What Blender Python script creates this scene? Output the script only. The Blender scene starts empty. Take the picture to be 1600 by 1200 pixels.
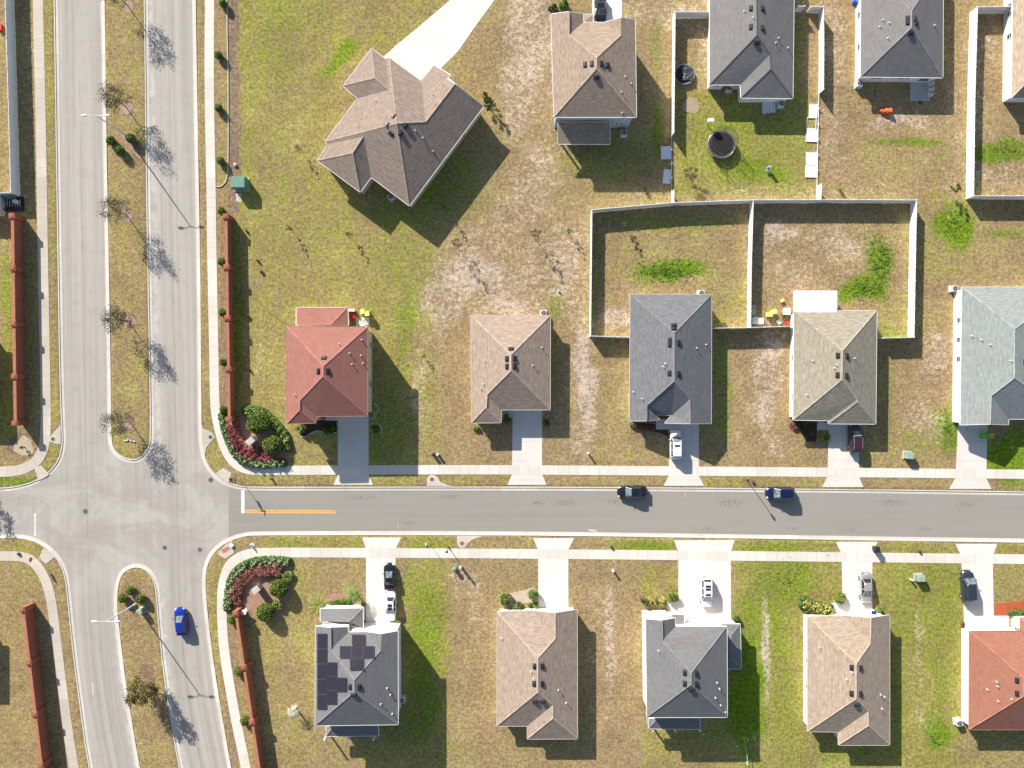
import bpy, math, random
import numpy as np
from mathutils import Vector, Matrix
random.seed(7); rng=np.random.default_rng(7)
S=bpy.context.scene; COL=S.collection
# ---------------- camera, sky, sun ----------------
CH=110.0
cam=bpy.data.cameras.new('camera'); camo=bpy.data.objects.new('camera',cam); COL.objects.link(camo)
camo.location=(0,0,CH); camo.rotation_euler=(0,0,0)
cam.sensor_width=36; cam.lens=18*CH/80.0; cam.clip_end=3000; cam.clip_start=1
S.camera=camo
SUN_EL=math.radians(24.6); SD=Vector((0.575,-0.818,0)).normalized()
sun=bpy.data.lights.new('sun','SUN'); suno=bpy.data.objects.new('sun',sun); COL.objects.link(suno)
sun.energy=5.0; sun.angle=math.radians(0.5); sun.color=(1.0,0.95,0.87)
ld=Vector((SD.x*math.cos(SUN_EL),SD.y*math.cos(SUN_EL),-math.sin(SUN_EL)))
suno.rotation_euler=ld.to_track_quat('-Z','Y').to_euler(); suno.location=(-60,80,60)
w=bpy.data.worlds.new('World'); S.world=w; w.use_nodes=True
nt=w.node_tree; nt.nodes.clear()
sk=nt.nodes.new('ShaderNodeTexSky'); sk.sky_type='NISHITA'; sk.sun_disc=False
sk.sun_elevation=SUN_EL; sk.sun_rotation=math.atan2(-SD.x,-SD.y)
bg=nt.nodes.new('ShaderNodeBackground'); bg.inputs[1].default_value=0.078
ow=nt.nodes.new('ShaderNodeOutputWorld'); nt.links.new(sk.outputs[0],bg.inputs[0]); nt.links.new(bg.outputs[0],ow.inputs[0])
S.view_settings.view_transform='Standard'; S.view_settings.look='None'
S.view_settings.exposure=0.92; S.view_settings.gamma=1
# ---------------- helpers ----------------
def W(px,py,h=0.0):
    k=(CH-h)/CH
    return Vector(((px-800)/10*k,(600-py)/10*k,h))
class MB:
    def __init__(s): s.v=[];s.f=[];s.uv=[];s.mi=[]
    def face(s,pts,uv=None,mi=0):
        b=len(s.v); s.v+= [tuple(p) for p in pts]; s.f.append(tuple(range(b,b+len(pts))))
        s.uv.append(uv if uv else [(p[0],p[1]) for p in pts]); s.mi.append(mi)
    def box(s,c,d,rz=0,mi=0,taper=1.0,M=None):
        x,y,z=d[0]/2,d[1]/2,d[2]/2
        R=Matrix.Rotation(rz,3,'Z') if M is None else M
        P=[]
        for k in(-1,1):
            t=taper if k>0 else 1
            for a,b in((-1,-1),(1,-1),(1,1),(-1,1)): P.append(Vector(c)+R@Vector((a*x*t,b*y*t,k*z)))
        for q in((3,2,1,0),(4,5,6,7),(0,1,5,4),(1,2,6,5),(2,3,7,6),(3,0,4,7)): s.face([P[i] for i in q],mi=mi)
    def prism(s,poly,z0,z1,mi=0,bottom=True):
        a=sum(poly[i][0]*poly[(i+1)%len(poly)][1]-poly[(i+1)%len(poly)][0]*poly[i][1] for i in range(len(poly)))
        if a<0: poly=poly[::-1]
        n=len(poly)
        s.face([(p[0],p[1],z1) for p in poly],mi=mi)
        if bottom: s.face([(p[0],p[1],z0) for p in poly[::-1]],mi=mi)
        for i in range(n):
            p,q=poly[i],poly[(i+1)%n]; s.face([(p[0],p[1],z0),(q[0],q[1],z0),(q[0],q[1],z1),(p[0],p[1],z1)],mi=mi)
    def tube(s,a,b,r0,r1=None,n=8,mi=0,cap=True):
        a=Vector(a);b=Vector(b); r1=r0 if r1 is None else r1
        d=(b-a).normalized(); u=d.orthogonal().normalized(); v=d.cross(u)
        A=[a+(u*math.cos(t)+v*math.sin(t))*r0 for t in [2*math.pi*i/n for i in range(n)]]
        B=[b+(u*math.cos(t)+v*math.sin(t))*r1 for t in [2*math.pi*i/n for i in range(n)]]
        for i in range(n): s.face([A[i],A[(i+1)%n],B[(i+1)%n],B[i]],mi=mi)
        if cap: s.face(A[::-1],mi=mi); s.face(B,mi=mi)
    def ell(s,c,r,nu=10,nv=6,mi=0,M=None):
        M=M or Matrix.Identity(3); c=Vector(c)
        def P(i,j):
            t=2*math.pi*i/nu; p=-math.pi/2+math.pi*j/nv
            return c+M@Vector((r[0]*math.cos(t)*math.cos(p),r[1]*math.sin(t)*math.cos(p),r[2]*math.sin(p)))
        for j in range(nv):
            for i in range(nu):
                if j==0: s.face([P(0,0),P(i+1,1),P(i,1)],mi=mi)
                elif j==nv-1: s.face([P(i,j),P(i+1,j),P(0,nv)],mi=mi)
                else: s.face([P(i,j),P(i+1,j),P(i+1,j+1),P(i,j+1)],mi=mi)
    def leaf(s,p,sz,mi=0,flat=0.0,asp=1.6):
        n=Vector((random.gauss(0,1),random.gauss(0,1),random.gauss(0,1)+flat)).normalized()
        u=n.orthogonal().normalized(); u=Matrix.Rotation(random.random()*6.28,3,n)@u; v=n.cross(u)
        a=sz*asp/2; b=sz/2; p=Vector(p)
        s.face([p-u*a,p-v*b,p+u*a,p+v*b],mi=mi)
    def build(s,name,mats,parent=None,smooth=False,loc=None):
        me=bpy.data.meshes.new(name)
        if loc is not None: vv=[(a[0]-loc[0],a[1]-loc[1],a[2]-loc[2]) for a in s.v]
        else: vv=s.v
        me.from_pydata(vv,[],s.f)
        uvl=me.uv_layers.new(name='UVMap'); flat=[c for f in s.uv for p in f for c in p]
        uvl.data.foreach_set('uv',flat)
        if not isinstance(mats,(list,tuple)): mats=[mats]
        for m in mats: me.materials.append(m)
        me.polygons.foreach_set('material_index',s.mi)
        if smooth:
            import bmesh
            bm=bmesh.new(); bm.from_mesh(me); bmesh.ops.remove_doubles(bm,verts=bm.verts,dist=0.0005); bm.to_mesh(me); bm.free()
            me.polygons.foreach_set('use_smooth',[True]*len(me.polygons))
        me.update()
        o=bpy.data.objects.new(name,me); COL.objects.link(o)
        if parent is not None: o.parent=parent
        elif loc is not None: o.location=loc
        return o
def tag(o,label=None,cat=None,group=None,kind=None):
    if label: o['label']=label
    if cat: o['category']=cat
    if group: o['group']=group
    if kind: o['kind']=kind
    return o
def struct(o): o['kind']='structure'; return o
def empty(name,loc,rz=0):
    o=bpy.data.objects.new(name,None); COL.objects.link(o); o.location=loc; o.rotation_euler=(0,0,rz); o.empty_display_size=.3; return o
def copy_tree(o,parent=None):
    c=o.copy(); COL.objects.link(c)
    if parent is not None: c.parent=parent
    for ch in list(o.children): copy_tree(ch,c)
    return c
# ---------------- materials ----------------
class NB:
    def __init__(s,name):
        s.m=bpy.data.materials.new(name); s.m.use_nodes=True; s.t=s.m.node_tree
        s.b=s.t.nodes['Principled BSDF']
    def n(s,t,**k):
        x=s.t.nodes.new(t)
        for a,v in k.items(): setattr(x,a,v)
        return x
    def l(s,a,b): s.t.links.new(a,b)
    def val(s,x,i):
        if isinstance(i,(int,float)): x.default_value=i
        elif isinstance(i,tuple): x.default_value=(*i,1) if len(i)==3 else i
        else: s.l(i,x)
    def noise(s,vec,scale,detail=4,rough=.6,out=0):
        x=s.n('ShaderNodeTexNoise'); x.inputs['Scale'].default_value=scale; x.inputs['Detail'].default_value=detail
        x.inputs['Roughness'].default_value=rough
        if vec is not None: s.l(vec,x.inputs['Vector'])
        return x.outputs[out]
    def mapv(s,vec,scale=(1,1,1),rot=0,loc=(0,0,0)):
        x=s.n('ShaderNodeMapping'); x.inputs['Scale'].default_value=scale; x.inputs['Rotation'].default_value=(0,0,rot); x.inputs['Location'].default_value=loc
        s.l(vec,x.inputs['Vector']); return x.outputs[0]
    def math(s,op,a,b=0.0,c=None,clamp=False):
        x=s.n('ShaderNodeMath',operation=op,use_clamp=clamp); s.val(x.inputs[0],a); s.val(x.inputs[1],b)
        if c is not None: s.val(x.inputs[2],c)
        return x.outputs[0]
    def mr(s,v,a,b,c=0.0,d=1.0,smooth=False):
        x=s.n('ShaderNodeMapRange'); 
        if smooth: x.interpolation_type='SMOOTHSTEP'
        s.val(x.inputs[0],v)
        for i,k in enumerate((a,b,c,d)): x.inputs[i+1].default_value=k
        return x.outputs[0]
    def mix(s,f,a,b,mode='MIX'):
        x=s.n('ShaderNodeMix',data_type='RGBA',blend_type=mode); s.val(x.inputs[0],f); s.val(x.inputs[6],a); s.val(x.inputs[7],b); return x.outputs[2]
    def pos(s): return s.n('ShaderNodeNewGeometry').outputs['Position']
    def uv(s): return s.n('ShaderNodeUVMap').outputs[0]
    def bump(s,h,strength=.4,dist=.05):
        x=s.n('ShaderNodeBump'); x.inputs['Strength'].default_value=strength; x.inputs['Distance'].default_value=dist
        s.l(h,x.inputs['Height']); s.l(x.outputs[0],s.b.inputs['Normal'])
    def out(s,col,rough=.9,spec=.2):
        s.val(s.b.inputs['Base Color'],col); s.val(s.b.inputs['Roughness'],rough); s.b.inputs['Specular IOR Level'].default_value=spec
        return s.m
_mc={}
def paint(name,col,rough=.5,spec=.4,var=.06,metal=0,coat=0):
    if name in _mc: return _mc[name]
    b=NB(name); n=b.noise(b.pos(),1.3,5,.65)
    lo=tuple(c*(1-var*1.6) for c in col); hi=tuple(min(1,c*(1+var)) for c in col)
    m=b.out(b.mix(b.mr(n,.3,.7),lo,hi),rough,spec)
    b.b.inputs['Metallic'].default_value=metal
    if coat: b.b.inputs['Coat Weight'].default_value=coat; b.b.inputs['Coat Roughness'].default_value=.05
    _mc[name]=m; return m
def grass_mat():
    b=NB('grass'); P=b.pos()
    at=b.n('ShaderNodeAttribute',attribute_name='cover'); sp=b.n('ShaderNodeSeparateColor'); b.l(at.outputs['Color'],sp.inputs[0])
    G,L,Sa,Br=sp.outputs[0],sp.outputs[1],sp.outputs[2],at.outputs['Alpha']
    n1=b.noise(P,.16,8,.7); n2=b.noise(P,2.0,5,.72); n3=b.noise(P,6.5,3,.8); n4=b.noise(P,.75,6,.72)
    nx=b.noise(b.mapv(P,(1,1,1),0,(31,7,0)),1.5,5,.85); nh=b.noise(b.mapv(P,(1,1,1),0,(11,57,0)),.35,6,.7)
    st=b.noise(b.mapv(P,(1.7,.05,1)),1.0,3,.6)
    n2c=b.mr(n2,.34,.66); n3c=b.mr(n3,.33,.67)
    hv=b.mr(nh,.36,.64)
    brown=b.mix(n2c,b.mix(hv,(.21,.15,.06),(.235,.155,.08)),b.mix(hv,(.475,.355,.175),(.47,.335,.20)))
    olive=b.mix(n2c,b.mix(hv,(.15,.155,.02),(.20,.175,.04)),b.mix(hv,(.41,.375,.085),(.46,.395,.15)))
    lush_and_shade=b.mix(n2c,(.065,.13,.006),(.25,.35,.02))
    def brk(m,a=.8,lo=.3,hi=.75):
        s2=b.math('MULTIPLY_ADD',b.math('SUBTRACT',n4,.5),a*1.7,m)
        s4=b.math('MULTIPLY_ADD',b.math('SUBTRACT',n1,.5),a*1.3,s2)
        return b.mr(s4,lo,hi,smooth=True)
    g=b.math('MULTIPLY_ADD',b.math('SUBTRACT',st,.5),.9,G)
    c=b.mix(brk(g,.8,.2,.9),brown,olive)
    c=b.mix(brk(L,.55,.15,1.0),c,lush_and_shade)
    c=b.mix(b.math('MULTIPLY',brk(Br,.4,.35,.65),.9),c,b.mix(n2c,(.16,.10,.07),(.36,.255,.18)))
    t=b.math('ADD',b.math('MULTIPLY',nx,.7),b.math('MULTIPLY',n3,.3))
    sm=b.math('MULTIPLY_ADD',b.math('SUBTRACT',n1,.5),1.0,b.math('MULTIPLY_ADD',b.math('SUBTRACT',n4,.5),1.1,Sa))
    th=b.math('ADD',t,b.math('MULTIPLY',b.mr(sm,.05,1.1),.142))
    c=b.mix(b.math('MULTIPLY',b.mr(th,.575,.635),.82),c,(.62,.505,.425))
    big=b.math('MULTIPLY',b.mr(n1,.3,.7,.78,1.2),b.mr(n4,.3,.7,.84,1.14)); 
    mm=b.n('ShaderNodeCombineColor'); 
    for i in range(3): b.l(b.math('MULTIPLY',big,b.mr(n3,.33,.67,.64,1.30)),mm.inputs[i])
    c=b.mix(1.0,c,mm.outputs[0],'MULTIPLY')
    m=b.out(c,.97,.05)
    b.bump(b.math('ADD',n3,b.math('MULTIPLY',n2,1.0)),.7,.12)
    return m
def concrete(name,col,stain=.35,joint=None,jw=.02,crack=True):
    """joint: spacing along uv.y in metres"""
    b=NB(name); P=b.pos(); n=b.noise(P,.22,7,.65); f=b.noise(P,5,4,.7); g=b.noise(P,1.1,6,.7)
    lo=tuple(c*(1-stain) for c in col)
    c=b.mix(b.mr(n,.3,.65),lo,col)
    c=b.mix(b.mr(g,.25,.5),tuple(c_*(1-stain*.7) for c_ in col),c)
    c=b.mix(1.0,c,b.mix(f,(.9,.9,.9),(1.08,1.08,1.08)),'MULTIPLY')
    if joint:
        sp=b.n('ShaderNodeSeparateXYZ'); b.l(b.uv(),sp.inputs[0])
        # slab-to-slab tone and joint lines
        v=b.math('DIVIDE',sp.outputs[1],joint); fr=b.math('FRACT',v); 
        wn=b.n('ShaderNodeTexWhiteNoise',noise_dimensions='1D'); b.l(b.math('FLOOR',b.math('DIVIDE',v,2)),wn.inputs['W'])
        c=b.mix(1.0,c,b.mix(wn.outputs[0],(.9,.89,.88),(1.06,1.06,1.06)),'MULTIPLY')
        d=b.math('ABSOLUTE',b.math('SUBTRACT',fr,.5)); k=b.mr(d,.5-jw*1.5/joint,.5-jw*.5/joint)
        c=b.mix(b.math('MULTIPLY',k,.7),c,tuple(c_*.35 for c_ in col))
        tm=b.noise(b.mapv(b.uv(),(1.3,.09,1),0,(col[0]*9,0,0)),1.0,4,.7); c=b.mix(b.mr(tm,.42,.62,0,.45),c,tuple(c_*.80 for c_ in col))
    m=b.out(c,.9,.15); b.bump(f,.15,.01); return m
def boulevard_mat():
    b=NB('boulevard_concrete'); P=b.pos(); U=b.uv()
    sp=b.n('ShaderNodeSeparateXYZ'); b.l(U,sp.inputs[0]); x,y=sp.outputs[0],sp.outputs[1]
    base=(.455,.415,.362)
    big=b.noise(P,.07,6,.6); mid=b.noise(P,.5,6,.65); fine=b.noise(P,6,3,.7)
    lane=b.noise(b.mapv(U,(1.1,.012,1)),1.0,4,.65); lane2=b.noise(b.mapv(U,(4.5,.05,1)),1.0,4,.7)
    yb=b.math('MULTIPLY',b.mr(y,-33,-27),b.mr(y,-17,-12,1,0))
    lane=b.math('MULTIPLY_ADD',b.math('SUBTRACT',lane,.5),b.math('MULTIPLY_ADD',yb,-.6,1.0),.5)
    c=b.mix(b.mr(lane,.35,.65),tuple(v*.80 for v in base),tuple(v*1.04 for v in base))
    c=b.mix(b.mr(lane2,.3,.7,0,1),b.mix(1.0,c,(.90,.90,.90),'MULTIPLY'),c)
    c=b.mix(b.mr(mid,.25,.5),b.mix(1.0,c,(.88,.88,.89),'MULTIPLY'),c)
    # intersection scrubbing, tyre polish : y band
    yb=b.math('MULTIPLY',b.mr(y,-33,-27),b.mr(y,-17,-12,1,0))
    wn_=b.n('ShaderNodeTexNoise'); wn_.inputs['Scale'].default_value=1.0; wn_.inputs['Detail'].default_value=7; wn_.inputs['Roughness'].default_value=.72; wn_.inputs['Distortion'].default_value=.7; b.l(b.mapv(P,(.11,.15,1),.7),wn_.inputs['Vector']); wv=wn_.outputs[0]
    yj=b.math('MULTIPLY',b.mr(y,-36,-28),b.mr(y,-14,-8,1,0)); c=b.mix(b.math('MULTIPLY',yj,b.mr(wv,.52,.34,0,.38)),c,(.56,.52,.48))
    c=b.mix(b.math('MULTIPLY',b.math('MULTIPLY',yb,b.mr(wv,.46,.68)),.5),c,(.29,.255,.235))
    # joints
    def line(x0,wd,st):
        d=b.math('ABSOLUTE',b.math('SUBTRACT',x,x0)); return b.math('MULTIPLY',b.mr(d,wd*.5,wd*1.3,1,0),st)
    jn=b.math('ADD',line(-67.9,.035,.7),line(-53.8,.035,.7))
    brk=b.mr(b.noise(b.mapv(P,(.3,.25,1)),1,3,.6),.38,.6,.25,1)
    c=b.mix(b.math('MULTIPLY',jn,brk),c,(.16,.15,.145))
    # grime beside the medians / kerbs: lighter dusty margins
    m1=b.math('MULTIPLY',b.math('ADD',line(-63.85,.6,.7),b.math('ADD',line(-56.6,.55,.6),line(-49.6,.4,.4))),b.math('SUBTRACT',1.0,b.math('MULTIPLY',b.mr(y,-35,-29),b.mr(y,-13,-9,1,0)))) 
    c=b.mix(b.math('MULTIPLY',m1,b.mr(b.noise(P,.6,4,.7),.35,.6)),c,(.60,.56,.52))
    # drips
    dr=b.noise(P,2.1,2,.5); c=b.mix(b.math('MULTIPLY',b.mr(dr,.70,.76),.5),c,(.2,.19,.18))
    c=b.mix(1.0,c,b.mix(fine,(.93,.93,.93),(1.06,1.06,1.06)),'MULTIPLY')
    m=b.out(c,.88,.2); b.bump(fine,.12,.01); return m
def asphalt_mat():
    b=NB('asphalt'); P=b.pos()
    big=b.noise(P,.06,6,.6); f=b.noise(P,7,4,.75); ln=b.noise(b.mapv(P,(.02,1.0,1)),1,5,.7)
    c=b.mix(b.mr(ln,.3,.7),(.265,.245,.212),(.322,.298,.256))
    c=b.mix(b.mr(big,.35,.65),c,(.305,.282,.245))
    stn=b.noise(b.mapv(P,(2.6,4.2,1)),1,5,.85); sx=b.n('ShaderNodeSeparateXYZ'); b.l(P,sx.inputs[0]); reg=0.0
    for px,py,rx,ry in [(1140,786,32,9),(1106,827,14,5),(1325,827,22,5),(1445,827,20,5),(1395,786,30,7),(1510,788,25,7),(885,786,28,7),(640,817,20,4),(840,786,16,6),(1240,826,14,4),(700,776,30,6),(560,778,40,6),(960,784,18,8)]:
        dx=b.math('DIVIDE',b.math('SUBTRACT',sx.outputs[0],(px-800)/10),rx/10); dy=b.math('DIVIDE',b.math('SUBTRACT',sx.outputs[1],(600-py)/10),ry/10)
        q=b.mr(b.math('ADD',b.math('MULTIPLY',dx,dx),b.math('MULTIPLY',dy,dy)),0,1.3,1,0); reg=q if isinstance(reg,float) else b.math('MAXIMUM',reg,q)
    k=b.mr(b.math('MULTIPLY_ADD',reg,.13,stn),.63,.69)
    k=b.math('MULTIPLY',k,b.mr(reg,0,.5))
    c=b.mix(b.math('MULTIPLY',k,.75),c,(.12,.11,.105))
    mk=b.math('MULTIPLY',b.mr(b.noise(b.mapv(P,(.8,.25,1)),1,4,.7),.68,.74),.35)
    c=b.mix(mk,c,(.55,.52,.5))
    c=b.mix(1.0,c,b.mix(f,(.90,.90,.90),(1.09,1.09,1.09)),'MULTIPLY')
    m=b.out(c,.85,.25); b.bump(f,.2,.01); return m
def shingle(name,col,con=.3,warm=0):
    b=NB(name); U=b.uv()
    n=b.noise(b.mapv(U,(1.0,3.3,1)),1.0,6,.8); n2=b.noise(b.mapv(U,(.35,.5,1)),1.0,4,.6); f=b.noise(b.mapv(U,(4,11,1)),1.0,3,.7)
    lo=tuple(c*(1-con*1.25) for c in col); hi=tuple(min(1,c*(1+con*.95)) for c in col)
    c=b.mix(b.mr(n,.36,.64),lo,hi)
    c=b.mix(b.mr(f,.35,.7),b.mix(1.0,c,(.84,.84,.84),'MULTIPLY'),c)
    c=b.mix(b.mr(n2,.25,.6),b.mix(1.0,c,(.90,.89,.88),'MULTIPLY'),c)
    # course shadow lines (real overlap steps, via bump)
    sp=b.n('ShaderNodeSeparateXYZ'); b.l(U,sp.inputs[0]); fr=b.math('FRACT',b.math('DIVIDE',sp.outputs[1],.3))
    m=b.out(c,.95,.1); b.bump(b.math('ADD',b.math('MULTIPLY',fr,-.5),n),.35,.03); return m
def foliage(name,dark,light,scale=2.5):
    if name in _mc: return _mc[name]
    b=NB(name); P=b.pos(); n=b.noise(P,scale,4,.7); f=b.noise(P,14,2,.6)
    c=b.mix(b.mr(b.math('ADD',b.math('MULTIPLY',n,.6),b.math('MULTIPLY',f,.4)),.38,.62),dark,light)
    m=b.out(c,.75,.2); _mc[name]=m; return m
def mulch_mat(name,a,bb):
    if name in _mc: return _mc[name]
    b=NB(name); P=b.pos(); n=b.noise(P,6,5,.8); n2=b.noise(P,1,3,.6)
    m=b.out(b.mix(b.mr(b.math('ADD',b.math('MULTIPLY',n,.7),b.math('MULTIPLY',n2,.3)),.35,.65),a,bb),.95,.05); b.bump(n,.6,.05); _mc[name]=m; return m
def brick_mat():
    b=NB('red_brick'); tc=b.n('ShaderNodeTexCoord'); P=b.pos(); n=b.noise(P,1.5,5,.7); f=b.noise(P,9,3,.7)
    c=b.mix(b.mr(n,.3,.7),(.24,.075,.045),(.36,.125,.075)); c=b.mix(1.0,c,b.mix(f,(.75,.75,.75),(1.2,1.2,1.2)),'MULTIPLY')
    sp=b.n('ShaderNodeSeparateXYZ'); b.l(P,sp.inputs[0]); fr=b.math('FRACT',b.math('DIVIDE',sp.outputs[2],.2))
    c=b.mix(b.math('MULTIPLY',b.mr(fr,.88,.94),.5),c,(.45,.35,.3))
    return b.out(c,.9,.1)
WHITE=paint('white_vinyl',(.80,.80,.80),.45,.4,.04)
FRONT_WHITE=paint('painted_wall_white',(.74,.72,.69),.8,.2,.05)
CREAM=paint('painted_wall_cream',(.60,.56,.40),.8,.2,.05)
GREYBLUE=paint('painted_wall_grey_blue',(.34,.40,.50),.8,.2,.05)
BEIGE=paint('painted_wall_beige',(.58,.50,.40),.8,.2,.05)
TRIM=paint('white_trim',(.78,.77,.74),.5,.3,.04)
TRIMTAN=paint('tan_trim',(.60,.52,.45),.6,.3,.04)
TRIMGREY=paint('grey_trim',(.50,.50,.51),.6,.3,.04)
GLASS=paint('window_glass',(.05,.06,.08),.08,.6,.1)
BLACK=paint('black_plastic',(.025,.025,.028),.5,.4,.1)
RUBBER=paint('tyre_rubber',(.02,.02,.02),.8,.2,.1)
METAL=paint('galvanised_metal',(.50,.51,.52),.4,.5,.08,metal=.6)
LAMPW=paint('lamp_housing_grey',(.62,.62,.60),.4,.5,.05)
GREENBOX=paint('utility_green',(.13,.26,.19),.55,.4,.12)
STONE=paint('cut_stone',(.52,.47,.42),.85,.2,.12)
BARK=paint('bark',(.10,.075,.055),.95,.1,.2)
BARKL=paint('pale_bark',(.24,.20,.16),.95,.1,.2)
YELLOWP=paint('road_paint_yellow',(.70,.42,.14),.8,.2,.14)
WHITEP=paint('road_paint_white',(.68,.67,.65),.8,.2,.08)
RUST=paint('rusty_iron',(.22,.11,.085),.8,.2,.2); IRON=paint('cast_iron',(.12,.105,.10),.7,.3,.15)
BRICK=brick_mat()
SIDEWALK=concrete('sidewalk_concrete',(.62,.55,.46),.2,joint=1.55)
DRIVE=concrete('driveway_concrete',(.78,.735,.67),.13,joint=3.0)
SIDEWALK_BRIGHT=concrete('bright_sidewalk_concrete',(.74,.69,.61),.15,joint=1.55)  # lighter sidewalk copy, brighter exposure put into its colour
KERB=concrete('kerb_concrete',(.70,.645,.57),.18,joint=3.05)
BOUL=boulevard_mat(); ASPH=asphalt_mat(); GRASS=grass_mat()
MULCH=mulch_mat('mulch',(.22,.13,.09),(.46,.31,.24)); REDMULCH=mulch_mat('red_mulch',(.34,.075,.03),(.50,.14,.065)); DARKMULCH=mulch_mat('dark_mulch',(.04,.028,.02),(.12,.085,.06))
# ---------------- kerb lines and roads ----------------
def smooth(pts,it=2):
    for _ in range(it):
        q=[pts[0]]
        for a,b in zip(pts[:-1],pts[1:]):
            q.append((a[0]*.75+b[0]*.25,a[1]*.75+b[1]*.25)); q.append((a[0]*.25+b[0]*.75,a[1]*.25+b[1]*.75))
        q.append(pts[-1]); pts=q
    return pts
KNW=smooth([(60,-1500),(84,0),(87,200),(90,400),(93,600),(96,670),(97,695),(90,722),(68,745),(35,758),(0,763),(-200,769),(-1500,775)])
KSW=smooth([(-1500,830),(-200,838),(0,841),(33,841),(57,847),(78,861),(92,878),(101,900),(105,935),(112,1007),(123,1093),(137,1197),(190,1450),(300,1800),(460,2200)])
KNE=smooth([(1500+1600,788),(1600,768),(1400,765),(1200,763),(800,760),(400,761),(373,759),(350,752),(333,738),(322,720),(316,695),(315,660),(315,633),(313,400),(309,200),(306,0),(282,-1500)])
KSE=smooth([(690,2200),(530,1800),(413,1450),(361,1200),(350,1133),(341,1083),(333,1027),(327,980),(322,933),(321,900),(325,880),(335,862),(353,848),(377,839),(400,836),(800,836),(1200,842),(1600,848),(3100,870)])
MN=smooth([(140,-1500),(164,0),(167,250),(170,400),(173,567),(174,680),(176,697),(184,709),(197,716),(210,718),(221,713),(231,701),(235,685),(233,560),(230,400),(228,267),(225,0),(202,-1500)])
MS=smooth([(590,2200),(440,1800),(328,1450),(278,1193),(263,1107),(255,1050),(248,987),(243,920),(237,901),(227,890),(213,886),(199,890),(189,900),(184,920),(183,950),(187,985),(193,1040),(202,1100),(217,1193),(268,1450),(380,1800),(530,2200)])
def wp(L): return [ (p.x,p.y) for p in (W(*a) for a in L)]
def offset(pts,d):
    out=[]; n=len(pts)
    for i,p in enumerate(pts):
        a=Vector(pts[max(0,i-1)]); b=Vector(pts[min(n-1,i+1)]); t=(b-a).normalized(); out.append((p[0]-t.y*d,p[1]+t.x*d))
    return out
def strip(name,line,profile,mat,side=1):
    """profile: list of (offset,z); line world xy; offset is to the left of travel * side"""
    m=MB(); R=[offset(line,o*side) for o,z in profile]
    s=[0]
    for a,b in zip(line[:-1],line[1:]): s.append(s[-1]+math.dist(a,b))
    for i in range(len(line)-1):
        for k in range(len(profile)-1):
            z0,z1=profile[k][1],profile[k+1][1]
            q=[(*R[k][i],z0),(*R[k][i+1],z0),(*R[k+1][i+1],z1),(*R[k+1][i],z1)]
            uv=[(profile[k][0],s[i]),(profile[k][0],s[i+1]),(profile[k+1][0],s[i+1]),(profile[k+1][0],s[i])]
            if side<0: q=q[::-1]; uv=uv[::-1]
            q=q[::-1]; uv=uv[::-1]
            m.face(q,uv)
    return m.build(name,mat)
def clip_line(px,lo=-900,hi=2500): return [p for p in px if lo<=p[0]<=hi and lo<=p[1]<=2200]
KP=[(0,-.12),(0,.035),(.16,.03),(.20,-.045),(.62,-.064),(.62,-.12)]
for nm,L,sd in (('kerb',KNW,1),('kerb',KSW,1),('kerb',KNE,1),('kerb',KSE,1),('kerb',MN,1),('kerb',MS,1)):
    w_=wp(L); 
    # decide the road side: NW/SW/NE/SE lines run with the road on their left; the medians with the road on the right
    sd=1
    if L in (MN,MS): sd=-1
    struct(strip(nm,w_,KP,KERB,sd))
def inside(poly,X,Y):
    r=np.zeros(X.shape,bool); n=len(poly)
    for i in range(n):
        x0,y0=poly[i];x1,y1=poly[(i+1)%n]
        if y0==y1: continue
        c=((y0>Y)!=(y1>Y))&(X<(x1-x0)*(Y-y0)/(y1-y0)+x0); r^=c
    return r
def dist(line,X,Y):
    d=np.full(X.shape,1e9)
    for (x0,y0),(x1,y1) in zip(line[:-1],line[1:]):
        dx,dy=x1-x0,y1-y0; L2=dx*dx+dy*dy+1e-12
        t=np.clip(((X-x0)*dx+(Y-y0)*dy)/L2,0,1); d=np.minimum(d,(X-x0-t*dx)**2+(Y-y0-t*dy)**2)
    return np.sqrt(d)
def bend(py):
    return .019*py+(3.4e-4*(py-900)**2 if py>900 else 0)
# boulevard + junction concrete (one sheet, uv follows the bend)
m=MB(); ys=list(range(-1500,2240,20)); xs=[-40,60,110,160,210,260,310,330,380]
for a,b in zip(ys[:-1],ys[1:]):
    wa=0
    for x0,x1 in zip(xs[:-1],xs[1:]):
        P=[];U=[]
        for (x,y) in ((x0,b),(x1,b),(x1,a),(x0,a)):
            p=W(x+bend(y),y); P.append((p.x,p.y,-.075)); U.append(((x-800)/10,p.y))
        m.face(P,U)
struct(m.build('boulevard_road',BOUL))
m=MB(); 
a=W(-1500,775-60);b=W(-36,835+40)
m.face([(a.x,b.y,-.076),(b.x,b.y,-.076),(b.x,a.y,-.076),(a.x,a.y,-.076)])
struct(m.build('side_road',BOUL))
m=MB(); A=[W(357,745),W(354,800),W(357,855)]
m.face([(A[2].x,A[2].y,-.071),(*W(3100,890).xy,-.071),(*W(3100,760).xy,-.071),(A[0].x,A[0].y,-.071)])
struct(m.build('street_road',ASPH))
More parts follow.
